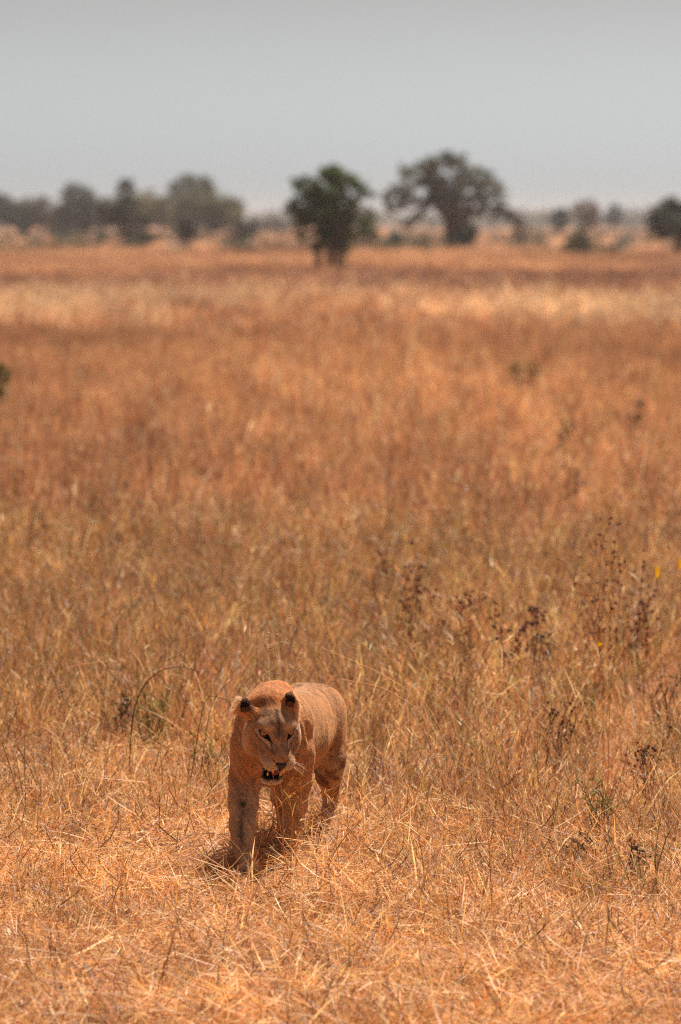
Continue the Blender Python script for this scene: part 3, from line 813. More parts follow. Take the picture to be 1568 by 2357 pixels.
# eyes: amber iris, round pupil, wet front
M_EYE = simple_mat('eye_dark', lin(30, 18, 14), .15, .5, coat=1)
M_IRIS = simple_mat('iris_amber', lin(176, 92, 34), .25, .5, 120, coat=1)
M_PUPIL = simple_mat('pupil', (.003, .003, .003), .1, .5, coat=1)
look = np.array([.05, -1, .02]); look /= np.linalg.norm(look)
for sg in (-1, 1):
    ec = H(sg*.0605, .0070, EU)
    mb = MB(); mb.ball((0, 0, 0), .0222, seg=20, ring=14); eye = link('eye', mb.mesh('eye', M_EYE, True), lion, tuple(ec-lb))
    def disc(name, rad, off, mat, bulge):
        mb = MB(); Q_ = Vector(look).to_track_quat('Z', 'Y').to_matrix(); Q_ = np.array(Q_)
        V = [(0, 0, off+bulge[1])]; F = []
        for ring, (rr_, dz) in enumerate(((.5, bulge[0]), (1, 0))):
            for j in range(20): V.append((math.cos(j*math.pi/10)*rad*rr_, math.sin(j*math.pi/10)*rad*rr_, off+dz))
        for j in range(20):
            k = (j+1) % 20; F.append((0, 1+j, 1+k, 1+k)); F.append((1+j, 21+j, 21+k, 1+k))
        mb.add((Q_@np.array(V).T).T, F); o = link(name, mb.mesh(name, mat, True), eye)
    disc('iris', .0120, .0190, M_IRIS, (.0033, .0038)); disc('pupil', .0036, .0225, M_PUPIL, (.0006, .0008))
# nose leather
M_NOSE = simple_mat('nose_leather', lin(46, 32, 30), .45, .4, 200, coat=.2)
mb = MB()
NV = [(-.050, .148, -.042), (0, .172, -.050), (.050, .148, -.042), (-.024, .165, -.066), (0, .180, -.062), (.024, .165, -.066), (-.006, .165, -.094), (.006, .165, -.094), (0, .13, -.055), (0, .130, -.092)]
nose_bm = [(0, 1, 4, 3), (1, 2, 5, 4), (3, 4, 6, 6), (4, 5, 7, 7), (4, 7, 6, 6), (0, 3, 6, 9), (2, 9, 7, 5), (0, 8, 1, 1), (1, 8, 2, 2), (6, 7, 9, 9), (0, 9, 8, 8), (2, 8, 9, 9)]
mb.add([H(*v)-lb for v in NV], nose_bm); o = link('nose', mb.mesh('nose', M_NOSE, True), lion)
sb = o.modifiers.new('round', 'SUBSURF'); sb.levels = sb.render_levels = 2
# inside of the mouth
M_TONGUE = simple_mat('tongue', lin(120, 56, 42), .35, .5, 90); M_TOOTH = simple_mat('tooth', lin(238, 176, 92), .3, .5, 90)
mb = MB()
tp = np.array([H(-.006, .00, -.192), H(-.004, .03, -.184), H(0.000, .055, -.182), H(.002, .068, -.186)])-lb
mb.tube(tp, [.018, .020, .019, .008], sides=12); link('tongue', mb.mesh('tongue', M_TONGUE, True), lion)
for r_, f_, u0, u1, rr_ in ((.022, .120, -.118, -.146, .0052), (-.026, .118, -.118, -.144, .0050), (.024, .066, -.192, -.168, .0048), (-.036, .062, -.192, -.168, .0048)):
    mb = MB(); mb.tube(np.array([H(r_, f_, u0), H(r_, f_, (u0+u1)/2), H(r_*.95, f_-.004, u1)])-lb, [rr_, rr_*.75, rr_*.1], sides=8)
    link('tooth', mb.mesh('tooth', M_TOOTH, True), lion)
# whiskers
M_WHISK = plant_mat('whisker', (1, 1, 1), .4, .3, .5, 0)
for sg in (-1, 1):
    for i in range(15):
        ra = rng.uniform(.036, .062); uu = rng.uniform(-.106, -.080); st = H(sg*ra, .118-(ra-.036)*.9, uu)
        # start on the pad surface
        d = HR@np.array([sg*rng.uniform(.8, 1.1), rng.uniform(.1, .5), rng.uniform(-.45, .05)]); d /= np.linalg.norm(d)
        L = rng.uniform(.05, .105); pts = [st-lb]
        for k in range(5):
            d = d+np.array([0, .02, -.22])*(k/4); d /= np.linalg.norm(d); pts.append(pts[-1]+d*L/5)
        mb = MB(); mb.tube(pts, np.linspace(.0005, .0002, 6), lin(240, 215, 185), 3)
        link('whisker', mb.mesh('whisker', M_WHISK), lion)
# claws on the lifted paw
c, td, sd_ = PAW[0]
M_CLAW = simple_mat('claw', lin(60, 48, 40), .4, .4)
for a_, b_ in ((-.036, .020), (-.014, .040), (.014, .040), (.036, .020)):
    t_ = c+sd_*a_+td*(b_+.036)-lb
    mb = MB(); mb.tube([t_+np.array([0, .004, -.004]), t_+td*.008+np.array([0, 0, -.010]), t_+td*.010+np.array([0, 0, -.018])], [.004, .003, .0006], sides=6)
    link('claw', mb.mesh('claw', M_CLAW, True), lion)

# ------------------------------------------------------------------ single plants, stalks, twigs
C_DRYBR = lin(116, 76, 54); C_SEED = lin(132, 88, 64)
def bend(p0, p1, sag, n=8, side=0.0):
    """a smooth arc between two points, bowed upwards by sag metres"""
    p0 = np.array(p0, float); p1 = np.array(p1, float); t = np.linspace(0, 1, n)[:, None]
    return p0*(1-t)+p1*t+np.array([side, 0, sag])*(4*t*(1-t))
def stalk(pts_px, D0, D1, rad, c, label, branches=0, leaves=0, group='long single grass stalks', name='grass_stalk', cat='grass stalk', lc=None, shift=0):
    """a long stem through photo points, rooted at the first one"""
    ds = np.linspace(D0, D1, len(pts_px)); P = [np.array(at(x_, y_, d_)) for (x_, y_), d_ in zip(pts_px, ds)]
    P = np.array(P); P[0, 2] = min(P[0, 2], .01)
    t0 = np.linspace(0, 1, len(P)); t1 = np.linspace(0, 1, 16)
    # Catmull-like smoothing
    C_ = np.stack([np.interp(t1, t0, P[:, a]) for a in range(3)], 1)
    for _ in range(2): C_[1:-1] = .25*C_[:-2]+.5*C_[1:-1]+.25*C_[2:]
    root = Vector(C_[0]); C_ = C_-C_[0]
    mb = MB(); mb.tube(C_, np.linspace(rad, rad*.35, 16), c, 4)
    o = empty(name, root); tag(o, label, cat, group)
    link('stem', mb.mesh('stem', M_WEED), o)
    if branches:
        mb = MB()
        for k in range(branches):
            i = rng.integers(10, 16); d = C_[i]-C_[i-1]; d = d/np.linalg.norm(d)+rng.normal(0, .55, 3); d /= np.linalg.norm(d)
            L = rng.uniform(.04, .11); e_ = C_[i]+d*L
            mb.tube([C_[i], C_[i]+d*L*.5+np.array([0, 0, .004]), e_], [rad*.4, rad*.3, rad*.2], c, 3)
            for q_ in range(4): mb.leaf(C_[i]+d*L*rng.uniform(.4, 1), d+rng.normal(0, .4, 3), .010, .004, c)
        tag(link('seed_head', mb.mesh('seed_head', M_WEED), o), kind='stuff')
    if leaves:
        for k in range(leaves):
            mb = MB(); i = rng.integers(3, 13)
            blade(mb, C_[i], rng.uniform(0, 6.28), rng.uniform(.06, .16), rng.uniform(.3, 1.0), rng.uniform(.1, .9), .005, (lc or c), 4)
            link('leaf_blade', mb.mesh('leaf_blade', M_WEED), o)
    return o
PALE = lin(240, 196, 140); GOLDS = lin(222, 160, 84)
stalk([(1205, 1735), (1150, 1590), (1082, 1435), (1035, 1350)], 23.6, 23.0, .0026, lin(226, 160, 112), 'tallest thin grass stalk with a feathery tip, leaning left above the right field', branches=9)
stalk([(1085, 1740), (1010, 1660), (945, 1575), (878, 1490)], 22.6, 22.2, .0024, PALE, 'long pale bare stalk leaning left, its tip at the middle of the picture')
stalk([(1060, 1720), (960, 1600), (870, 1545), (740, 1490)], 22.3, 21.9, .0023, PALE, 'long arching pale stalk reaching left over the back of the lioness', branches=6)
stalk([(1075, 1760), (980, 1640), (880, 1580), (780, 1562)], 22.2, 21.8, .0024, lin(236, 186, 130), 'lower arching stalk that ends just behind the rump of the lioness')
stalk([(1120, 1720), (1080, 1640), (1010, 1560), (950, 1510)], 23.2, 22.9, .0022, lin(226, 170, 120), 'thin straight stalk right of the long bare one, leaning left')
stalk([(1400, 1700), (1403, 1620), (1412, 1530), (1428, 1490)], 23.0, 22.8, .0022, lin(214, 144, 96), 'thin upright stalk with a bowed tip on the right side of the field')
stalk([(1385, 1750), (1395, 1640), (1420, 1555), (1450, 1500)], 23.4, 23.2, .0027, PALE, 'pale stalk with a looped orange tip on the right', branches=2)
stalk([(1290, 1680), (1245, 1560), (1237, 1500)], 24.6, 24.5, .0024, lin(190, 110, 70), 'reddish upright stalk before the brown weeds on the right')
stalk([(62, 1550), (130, 1540), (230, 1522), (300, 1520)], 26.2, 26.4, .0026, lin(226, 172, 118), 'pale stalk lying almost level at the left edge of the field')
stalk([(90, 1480), (110, 1410), (160, 1370), (240, 1355)], 28.2, 28.5, .0028, lin(222, 168, 104), 'blurred golden stalk arching right in the left field')
# stalks close before the lioness
stalk([(655, 1960), (652, 1880), (648, 1820), (643, 1775)], 20.35, 20.50, .0022, lin(232, 168, 100), 'straight golden stalk standing up to the open mouth of the lioness', leaves=2)
stalk([(668, 1960), (640, 1870), (632, 1820), (628, 1778)], 20.35, 20.48, .0022, lin(228, 150, 84), 'thin curved stalk left of the straight one at the mouth of the lioness', leaves=1)
stalk([(668, 2010), (672, 1930), (674, 1870), (662, 1820), (676, 1780)], 20.4, 20.55, .0028, GOLDS, 'leafy golden stem before the left foreleg of the lioness', leaves=9, lc=lin(206, 168, 76))
stalk([(690, 2010), (678, 1950), (700, 1880), (690, 1800)], 20.5, 20.6, .0026, lin(232, 176, 104), 'forked dry stem beside the left foreleg of the lioness', leaves=6, branches=3)
stalk([(600, 1980), (596, 1930), (592, 1880)], 20.55, 20.6, .0022, lin(120, 92, 60), 'dark short stem with split top between the forelegs', leaves=3, lc=lin(96, 76, 50))
stalk([(722, 1985), (735, 1930), (742, 1870), (748, 1835)], 21.0, 21.2, .0019, lin(44, 30, 26), 'thin black stem before the hind leg of the lioness')
stalk([(790, 1990), (800, 1900), (830, 1840), (862, 1815)], 20.9, 21.0, .0026, PALE, 'pale stalk arching right beside the hind leg of the lioness', leaves=4)
stalk([(735, 2010), (770, 1960), (800, 1920), (850, 1870)], 20.3, 20.4, .0034, lin(214, 160, 90), 'thick golden stalk leaning right beside the lioness', branches=4)
stalk([(580, 2060), (535, 2010), (480, 1975), (440, 1950)], 19.9, 20.2, .0030, lin(226, 170, 128), 'long pale bent straw before the right forepaw of the lioness')
stalk([(880, 2120), (850, 2040), (835, 1960), (838, 1880)], 19.6, 19.9, .0030, lin(220, 160, 96), 'blurred upright stalk in the foreground right of the lioness', leaves=4)
stalk([(1130, 2170), (1132, 2080), (1128, 1980), (1120, 1880)], 19.2, 19.5, .0030, lin(150, 90, 56), 'brown upright stalk in the foreground of the right half', leaves=4)
stalk([(1250, 2160), (1225, 2060), (1190, 1950), (1150, 1830)], 19.3, 19.8, .0036, lin(220, 140, 80), 'thick rust stalk leaning left in the right foreground', leaves=5, branches=4)
stalk([(240, 2150), (265, 2060), (300, 1960)], 19.0, 19.3, .0026, lin(150, 92, 60), 'brown thin stalk in the left foreground', leaves=3)
stalk([(395, 2190), (400, 2120), (412, 2050)], 18.6, 18.8, .0026, lin(212, 150, 92), 'blurred short stalk in the foreground left of centre', leaves=4)
stalk([(618, 2290), (650, 2220), (672, 2150)], 17.9, 18.0, .0026, lin(150, 96, 62), 'brown slanting stalk near the lower edge of the picture')
stalk([(1440, 2210), (1462, 2120), (1500, 2040)], 18.7, 19.0, .0030, lin(214, 150, 96), 'blurred slanting stalk in the lower right corner', leaves=3)

def twig(px_pts, D, rad, c, label):
    P = np.array([np.array(at(a, b, D+dd)) for a, b, dd in px_pts]); P[0, 2] = .0
    t0 = np.linspace(0, 1, len(P)); t1 = np.linspace(0, 1, 20); C_ = np.stack([np.interp(t1, t0, P[:, a]) for a in range(3)], 1)
    for _ in range(3): C_[1:-1] = .25*C_[:-2]+.5*C_[1:-1]+.25*C_[2:]
    root = Vector(C_[0]); mb = MB(); mb.tube(C_-C_[0], np.linspace(rad, rad*.4, 20), c, 6)
    o = link('twig', mb.mesh('twig', M_WEED, True), loc=root); tag(o, label, 'twig', 'dark twigs behind the lioness'); return o
twig([(296, 1720, 0), (303, 1640, 0), (330, 1575, 0), (370, 1540, 0), (420, 1532, .05), (460, 1548, .1)], 24.2, .0042, lin(84, 54, 44), 'dark twig arching to the right behind the left field grass')
twig([(455, 1700, 0), (480, 1640, 0), (505, 1590, 0), (540, 1560, .1)], 23.6, .0028, lin(96, 62, 48), 'dark twig slanting up just left of the lioness')
twig([(430, 1650, 0), (470, 1598, 0), (520, 1608, 0), (545, 1640, .1)], 23.4, .0026, lin(98, 64, 48), 'thin low arched twig touching the left ear side of the lioness')

def weed(x, yb, h, wpx, c_stem, c_leaf, label, cat='weed', n=7, leafn=60, ls=.02, lw=.012, seed=0, seedc=C_SEED, group=None, name='dry_weed', D=None, tip=None, spread=.5):
    """branching herb: stems, leaves, seed heads"""
    D = D or gdist(yb); p = onground(x, yb, D); o = empty(name, p); tag(o, label, cat, group)
    half = wpx/2/2357*36/160*D
    st = MB(); lf = MB(); sh = MB()
    for i in range(n):
        a = rng.uniform(0, 6.28); H_ = h*rng.uniform(.55, 1.0) if i else h
        ex = math.cos(a)*half*rng.uniform(.2, 1); ey = math.sin(a)*half*rng.uniform(.2, 1)
        P = bend((rng.normal(0, .01), rng.normal(0, .01), 0), (ex, ey, H_), .03, 8, rng.normal(0, .03))
        P[1:-1] += rng.normal(0, .006, (6, 3)); st.tube(P, np.linspace(.0035, .0012, 8), c_stem, 4)
        ends = [P[-1]]
        for b in range(5):
            k = rng.integers(3, 8); d = P[k]-P[k-1]; d = d/np.linalg.norm(d)+rng.normal(0, spread, 3); d[2] = abs(d[2]); d /= np.linalg.norm(d)
            e_ = P[k]+d*h*rng.uniform(.08, .22); st.tube([P[k], (P[k]+e_)/2+np.array([0, 0, .005]), e_], [.0016, .0013, .001], c_stem, 3); ends.append(e_)
            for _ in range(leafn//(n*6)+1):
                t = rng.uniform(.2, 1); lf.leaf(P[k]*(1-t)+e_*t, rng.normal(0, 1, 3)+np.array([0, 0, .3]), ls*rng.uniform(.5, 1.3), lw*rng.uniform(.6, 1.2), np.array(c_leaf)*rng.uniform(.6, 1.35))
        for _ in range(leafn//n//2):
            t = rng.uniform(.1, 1); k = int(t*6.99); lf.leaf(P[k]*(1-(t*7-k))+P[k+1]*(t*7-k), rng.normal(0, 1, 3), ls*rng.uniform(.5, 1.4), lw*rng.uniform(.6, 1.2), np.array(c_leaf)*rng.uniform(.6, 1.35))
        if seed:
            for e_ in ends:
                if rng.uniform() < .8:
                    for _ in range(seed): sh.ball(np.array(e_)+rng.normal(0, .008, 3), rng.uniform(.006, .011), np.array(seedc)*rng.uniform(.7, 1.4), 5, 4)
    link('stems', st.mesh('stems', M_WEED), o); tag(link('foliage', lf.mesh('foliage', M_WEED), o), kind='stuff')
    if seed: tag(link('seed_heads', sh.mesh('seed_heads', M_WEED), o), kind='stuff')
    return o
G = 'brown seeding weeds of the right field'
weed(1395, 1660, 1.05, 150, lin(150, 90, 62), lin(190, 124, 76), 'tallest brown weed of the right field with clusters of dark seed heads', n=10, leafn=240, seed=2, group=G, spread=.6)
weed(1170, 1650, .62, 140, lin(126, 78, 56), lin(176, 112, 72), 'lower brown weed with nearly black seed heads, right of the long stalks', n=8, leafn=130, seed=3, group=G, seedc=lin(106, 70, 54))
weed(930, 1585, .80, 110, lin(136, 82, 60), lin(168, 102, 68), 'dusky brown weed in the middle of the field above the back of the lioness', n=8, leafn=140, seed=2, group=G, seedc=lin(118, 76, 58))
weed(1245, 1620, .55, 90, lin(130, 80, 58), lin(150, 96, 64), 'short brown weed between the tallest and the lower seeding weeds', n=6, leafn=100, seed=3, group=G, seedc=lin(108, 72, 54))
weed(1060, 1600, .60, 80, lin(128, 78, 56), lin(160, 100, 68), 'slim reddish brown weed left of the lower dark headed weed', n=7, leafn=110, seed=2, group=G, seedc=lin(122, 80, 60))
weed(1470, 1600, .75, 110, lin(128, 80, 58), lin(164, 104, 70), 'wide reddish brown weed between the tallest weed and the yellow leaves', n=9, leafn=150, seed=2, group=G, seedc=lin(122, 80, 60))
weed(1290, 1800, .42, 100, lin(112, 74, 54), lin(150, 108, 68), 'tangled brown weed above the leafy green one in the right foreground', n=9, leafn=120, seed=1, ls=.016, lw=.008, group=G)
weed(1490, 1880, .40, 110, lin(104, 72, 52), lin(140, 108, 64), 'tangled brown weed at the right edge, below the thorny bushlet', n=9, leafn=120, seed=1, ls=.016, lw=.008, group=G)
weed(880, 1440, .55, 80, lin(140, 88, 62), lin(158, 100, 66), 'dusky weed farthest back of the brown seeding weeds, over the middle of the field', n=7, leafn=100, seed=2, group=G, seedc=lin(92, 60, 46))
weed(1535, 1730, .48, 120, lin(74, 52, 42), lin(116, 98, 54), 'dark thorny bushlet at the right edge of the picture', n=12, leafn=260, ls=.013, lw=.008, name='thorny_bush', cat='bush')
weed(1365, 1720, .34, 60, lin(96, 84, 50), lin(128, 122, 60), 'small green sprig with beady leaves in front of the tallest weed', n=5, leafn=90, ls=.014, lw=.010, name='green_weed')
weed(1385, 1950, .30, 120, lin(130, 100, 64), lin(146, 140, 78), 'leafy dark green weed in the straw of the right foreground', n=10, leafn=170, ls=.026, lw=.009, name='green_weed', seed=0)
weed(1345, 2010, .16, 150, lin(110, 84, 56), lin(88, 84, 56), 'flat dark weed in the shadowed straw of the right foreground', n=9, leafn=90, ls=.022, lw=.010, name='green_weed')
weed(1465, 2045, .20, 80, lin(100, 74, 54), lin(74, 64, 50), 'blackish withered weed low in the right foreground', n=7, leafn=60, ls=.022, lw=.010, name='dry_weed', seed=0)
weed(345, 1740, .36, 110, lin(96, 84, 50), lin(142, 146, 62), 'bright green weed at the foot of the arching twig', n=10, leafn=230, ls=.024, lw=.009, name='green_weed')
weed(285, 1730, .34, 50, lin(44, 38, 30), lin(46, 50, 36), 'dark sprig standing just left of the bright green weed', n=5, leafn=60, ls=.022, lw=.014, name='green_weed')
weed(475, 1810, .28, 90, lin(110, 92, 56), lin(150, 146, 66), 'small yellow green weed left of the shoulder of the lioness', n=8, leafn=150, ls=.022, lw=.008, name='green_weed')
weed(318, 1500, .34, 24, lin(40, 40, 32), lin(46, 60, 38), 'dark green sprig alone in the left field', n=3, leafn=50, ls=.03, lw=.018, name='green_weed')
weed(203, 1260, .42, 34, lin(62, 44, 36), lin(56, 48, 36), 'dark upright weed far out in the left field', n=4, leafn=60, ls=.05, lw=.03)
weed(1300, 1060, .5, 40, lin(62, 44, 36), lin(60, 46, 38), 'dark round weed far out in the right field', n=5, leafn=70, ls=.09, lw=.06)
weed(1455, 1030, .6, 60, lin(90, 56, 46), lin(100, 58, 46), 'reddish brown weed near the right edge, far out in the field', n=5, leafn=80, ls=.09, lw=.06)
weed(1200, 920, .6, 100, lin(96, 80, 52), lin(118, 104, 58), 'olive bush low in the far right field', n=8, leafn=120, ls=.12, lw=.08, cat='bush', name='low_bush')
weed(-8, 965, .9, 60, lin(80, 66, 46), lin(112, 104, 54), 'dark green plant cut by the left edge of the picture', n=8, leafn=160, ls=.13, lw=.09, cat='bush', name='low_bush')
weed(545, 1250, .3, 60, lin(84, 56, 42), lin(90, 66, 46), 'dusky low weed in the middle of the left field', n=5, leafn=60, ls=.05, lw=.03)
weed(85, 1275, .4, 60, lin(110, 62, 44), lin(112, 62, 44), 'reddish dark weed near the left edge of the field', n=5, leafn=70, ls=.06, lw=.035)
weed(1315, 1190, .5, 60, lin(110, 62, 44), lin(108, 62, 46), 'reddish dark weed above the tallest seeding weed', n=5, leafn=70, ls=.06, lw=.035)
def yellow_leaf(x, y, D, L, label):
    base = at(x+6, 1620, D); base.z = 0; o = empty('yellow_leaf_stem', base)
    tag(o, label, 'plant', 'stems with a yellow leaf at the right edge')
    top_ = np.array(at(x, y, D))-np.array(base)
    mb = MB(); mb.tube(bend((0, 0, 0), top_, .0, 8, .03), np.linspace(.003, .0015, 8), lin(150, 100, 60), 4); link('stem', mb.mesh('stem', M_WEED), o)
    mb = MB(); t = np.linspace(0, 1, 6); P = np.stack([.018*np.sin(t*3.1), 0*t, -t*L], 1)+top_
    mb.ribbon(P, [.004, .022, .028, .024, .014, .002], (1, .25, 0), lin(246, 190, 12)); link('leaf', mb.mesh('leaf', M_WEED), o)
yellow_leaf(1507, 1300, 27.0, .095, 'larger bright yellow leaf hanging on a thin stem near the right edge')
yellow_leaf(1561, 1282, 27.4, .085, 'narrower yellow leaf right at the edge of the picture')
yellow_leaf(1375, 1475, 26.0, .035, 'tiny yellow leaf among the brown seeding weeds')
# pale feather lying in the foreground
p = onground(985, 2115); mb = MB(); t = np.linspace(0, 1, 8)
mb.ribbon(np.stack([t*.055-.03, t*.01, .02+.035*(1-t)], 1), [.004, .022, .032, .036, .034, .028, .018, .004], (.2, .9, .35), lin(214, 186, 164))
o = empty('feather', p); tag(o, 'pale blurred feather lying on the straw in the foreground', 'feather')
o.location.z = .03; link('vane', mb.mesh('vane', M_WEED), o)
mb = MB(); mb.tube([(-.04, -.002, .060), (.03, .012, .022)], [.0012, .0008], lin(236, 214, 190), 4); link('quill', mb.mesh('quill', M_WEED), o)

# flies around the lioness
M_FLY = simple_mat('fly_body', lin(30, 26, 26), .4, .5); M_WING = plant_mat('fly_wing', (1, 1, 1), .5, .2, .6, 0)
def fly(p):
    o = empty('fly', p, rng.uniform(0, 6.28)); o.rotation_euler = (rng.normal(0, .4), rng.normal(0, .4), rng.uniform(0, 6.28))
    if 'fb' not in FLY:
        mb = MB(); mb.ball((0, 0, 0), (.0024, .0042, .0022), seg=6, ring=5); mb.ball((0, -.0048, .0002), .0018, seg=6, ring=4); FLY['fb'] = mb.mesh('body', M_FLY, True)
        for sg in (-1, 1):
            mb = MB(); mb.add([(0, 0, .002), (sg*.003, .002, .003), (sg*.0065, .007, .004), (sg*.002, .007, .003)], [(0, 1, 2, 3)], (.5, .5, .48)); FLY[sg] = mb.mesh('wing', M_WING)
    link('body', FLY['fb'], o); link('wing', FLY[-1], o); link('wing', FLY[1], o); return o
FLY = {}
for x_, y_ in ((625, 1424), (667, 1418), (702, 1414), (668, 1437), (705, 1452), (617, 1458), (637, 1462), (700, 1468), (660, 1474), (648, 1480), (678, 1490), (622, 1492), (632, 1494), (660, 1500),
               (698, 1507), (688, 1517), (671, 1530), (640, 1516), (668, 1538), (686, 1541), (694, 1544), (664, 1546), (640, 1552), (672, 1556), (714, 1576), (755, 1580)):
    f_ = fly(at(x_+rng.normal(0, 1), y_, 20.9+rng.uniform(-.3, .5)))
    tag(f_, 'tiny dark fly hovering just above the rump of the lioness' if x_ > 710 else 'tiny dark fly in the swarm above the lioness', 'fly', 'flies swarming above the lioness')

# ------------------------------------------------------------------ background trees and bushes
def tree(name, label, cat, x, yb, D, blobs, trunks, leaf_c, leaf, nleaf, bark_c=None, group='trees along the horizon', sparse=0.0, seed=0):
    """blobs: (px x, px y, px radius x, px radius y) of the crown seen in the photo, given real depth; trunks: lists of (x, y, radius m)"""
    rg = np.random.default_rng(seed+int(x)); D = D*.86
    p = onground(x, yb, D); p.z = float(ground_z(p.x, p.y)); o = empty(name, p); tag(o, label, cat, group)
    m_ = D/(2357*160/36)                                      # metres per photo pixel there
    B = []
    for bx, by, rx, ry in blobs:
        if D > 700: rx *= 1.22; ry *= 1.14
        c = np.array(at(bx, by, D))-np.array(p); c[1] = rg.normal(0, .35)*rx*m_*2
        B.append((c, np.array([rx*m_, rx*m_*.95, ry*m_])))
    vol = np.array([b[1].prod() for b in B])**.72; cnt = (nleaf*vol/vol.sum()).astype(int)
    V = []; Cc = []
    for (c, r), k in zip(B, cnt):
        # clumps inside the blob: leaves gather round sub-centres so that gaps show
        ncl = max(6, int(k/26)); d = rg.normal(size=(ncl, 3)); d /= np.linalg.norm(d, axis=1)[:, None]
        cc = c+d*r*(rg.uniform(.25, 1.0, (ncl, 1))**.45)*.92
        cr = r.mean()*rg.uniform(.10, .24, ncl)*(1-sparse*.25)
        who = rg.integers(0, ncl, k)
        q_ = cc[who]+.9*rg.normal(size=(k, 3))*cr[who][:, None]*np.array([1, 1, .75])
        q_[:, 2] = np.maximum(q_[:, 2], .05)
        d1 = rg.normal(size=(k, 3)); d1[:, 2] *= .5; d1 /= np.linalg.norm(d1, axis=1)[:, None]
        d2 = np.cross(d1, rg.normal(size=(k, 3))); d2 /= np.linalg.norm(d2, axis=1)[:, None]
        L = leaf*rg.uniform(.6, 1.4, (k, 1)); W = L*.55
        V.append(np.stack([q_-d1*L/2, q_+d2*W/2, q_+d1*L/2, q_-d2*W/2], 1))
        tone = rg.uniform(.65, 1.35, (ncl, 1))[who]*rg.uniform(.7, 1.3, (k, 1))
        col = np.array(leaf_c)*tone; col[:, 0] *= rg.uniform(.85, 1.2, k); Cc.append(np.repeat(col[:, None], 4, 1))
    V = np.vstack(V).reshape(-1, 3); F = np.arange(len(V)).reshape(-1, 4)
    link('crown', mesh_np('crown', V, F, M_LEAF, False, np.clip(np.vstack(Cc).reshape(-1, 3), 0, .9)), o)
    if trunks:
        for tr in trunks:
            P = np.array([np.array(at(a, b, D))-np.array(p) for a, b, _ in tr]); P[0, 2] = -.1; P[:, 1] = rg.normal(0, .25, len(P))
            R_ = [t_[2] for t_ in tr]
            t0 = np.linspace(0, 1, len(P)); t1 = np.linspace(0, 1, 9); C_ = np.stack([np.interp(t1, t0, P[:, a]) for a in range(3)], 1)+rg.normal(0, .05, (9, 3))
            mb = MB(); mb.tube(C_, np.interp(t1, t0, R_), (1, 1, 1), 8); link('trunk', mb.mesh('trunk', M_BARK, True), o)
        # limbs reaching from the trunk into the crown
        mb = MB(); tp_ = C_[-1]; mid = C_[5]
        for c, r in B:
            s0 = mid if rg.uniform() < .4 else tp_
            e_ = c+rg.normal(0, .2, 3)*r
            r0 = R_[-1]*.8
            mb.tube([s0, s0*.6+e_*.4+np.array([0, 0, .04*r[2]]), e_], [r0, r0*.5, r0*.15], (1, 1, 1), 5)
            for _ in range(3):
                e2 = c+rg.normal(size=3)*r*.6; mb.tube([e_, (e_+e2)/2, e2], [r0*.25, r0*.15, r0*.05], (1, 1, 1), 4)
        link('limbs', mb.mesh('limbs', M_BARK, True), o)
    return o
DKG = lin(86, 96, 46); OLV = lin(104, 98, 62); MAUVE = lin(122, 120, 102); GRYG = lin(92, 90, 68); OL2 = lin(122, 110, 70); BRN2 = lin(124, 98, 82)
tree('dense_tree', 'dark green leafy tree standing nearest, in the middle of the horizon', 'tree', 755, 612, 318,
     [(710, 430, 34, 26), (700, 470, 36, 40), (750, 470, 50, 42), (775, 405, 42, 26), (815, 430, 34, 30), (795, 480, 36, 34), (735, 510, 44, 34), (780, 530, 38, 34), (690, 512, 30, 12), (750, 548, 30, 24), (728, 566, 18, 16), (788, 566, 20, 18), (700, 535, 24, 16),
      (765, 398, 26, 18), (845, 452, 20, 18), (825, 520, 26, 22), (668, 480, 14, 26), (680, 415, 16, 14), (845, 505, 14, 12)],
     [[(730, 615, .22), (736, 560, .19), (740, 500, .12)], [(780, 617, .24), (776, 560, .2), (786, 480, .12)], [(756, 612, .26), (758, 550, .2), (745, 500, .12)], [(794, 612, .10), (796, 580, .09), (800, 530, .07)]], DKG, .32, 7800, seed=1)
tree('open_bush', 'yellowish open bush just behind the right side of the nearest dark tree', 'bush', 842, 566, 560,
     [(835, 500, 30, 30), (850, 530, 26, 26), (825, 550, 24, 16), (862, 548, 18, 12)], [[(842, 568, .2), (842, 530, .1)]], OL2, .42, 1500, seed=2, sparse=.5)
tree('spreading_tree', 'widest grey brown tree with an umbrella crown full of gaps and a thick trunk', 'tree', 1050, 573, 515,
     [(1020, 375, 52, 26), (960, 405, 50, 32), (1090, 410, 52, 30), (1025, 430, 46, 34), (920, 440, 40, 22), (1130, 440, 42, 30), (905, 475, 30, 16), (945, 470, 34, 20), (1070, 470, 50, 30), (1120, 485, 36, 20),
      (955, 500, 24, 18), (1000, 470, 34, 30), (985, 380, 30, 20), (1060, 372, 30, 20), (1150, 460, 22, 24), (1160, 492, 20, 14), (890, 455, 18, 14), (940, 520, 14, 10)],
     [[(1040, 576, .95), (1042, 540, .75), (1046, 500, .6), (1050, 468, .4)], [(1062, 576, .7), (1066, 520, .5), (1085, 470, .3)], [(1036, 574, .6), (1030, 510, .35), (1000, 470, .2)]], MAUVE, .46, 8500, seed=3, sparse=.9)
tree('round_bush', 'dark bush growing against the trunk of the umbrella crowned tree', 'bush', 1072, 575, 508,
     [(1070, 548, 24, 22), (1082, 540, 18, 26), (1058, 560, 14, 12)], [], lin(58, 72, 58), .38, 1500, group='bushes of the far plain', seed=4)
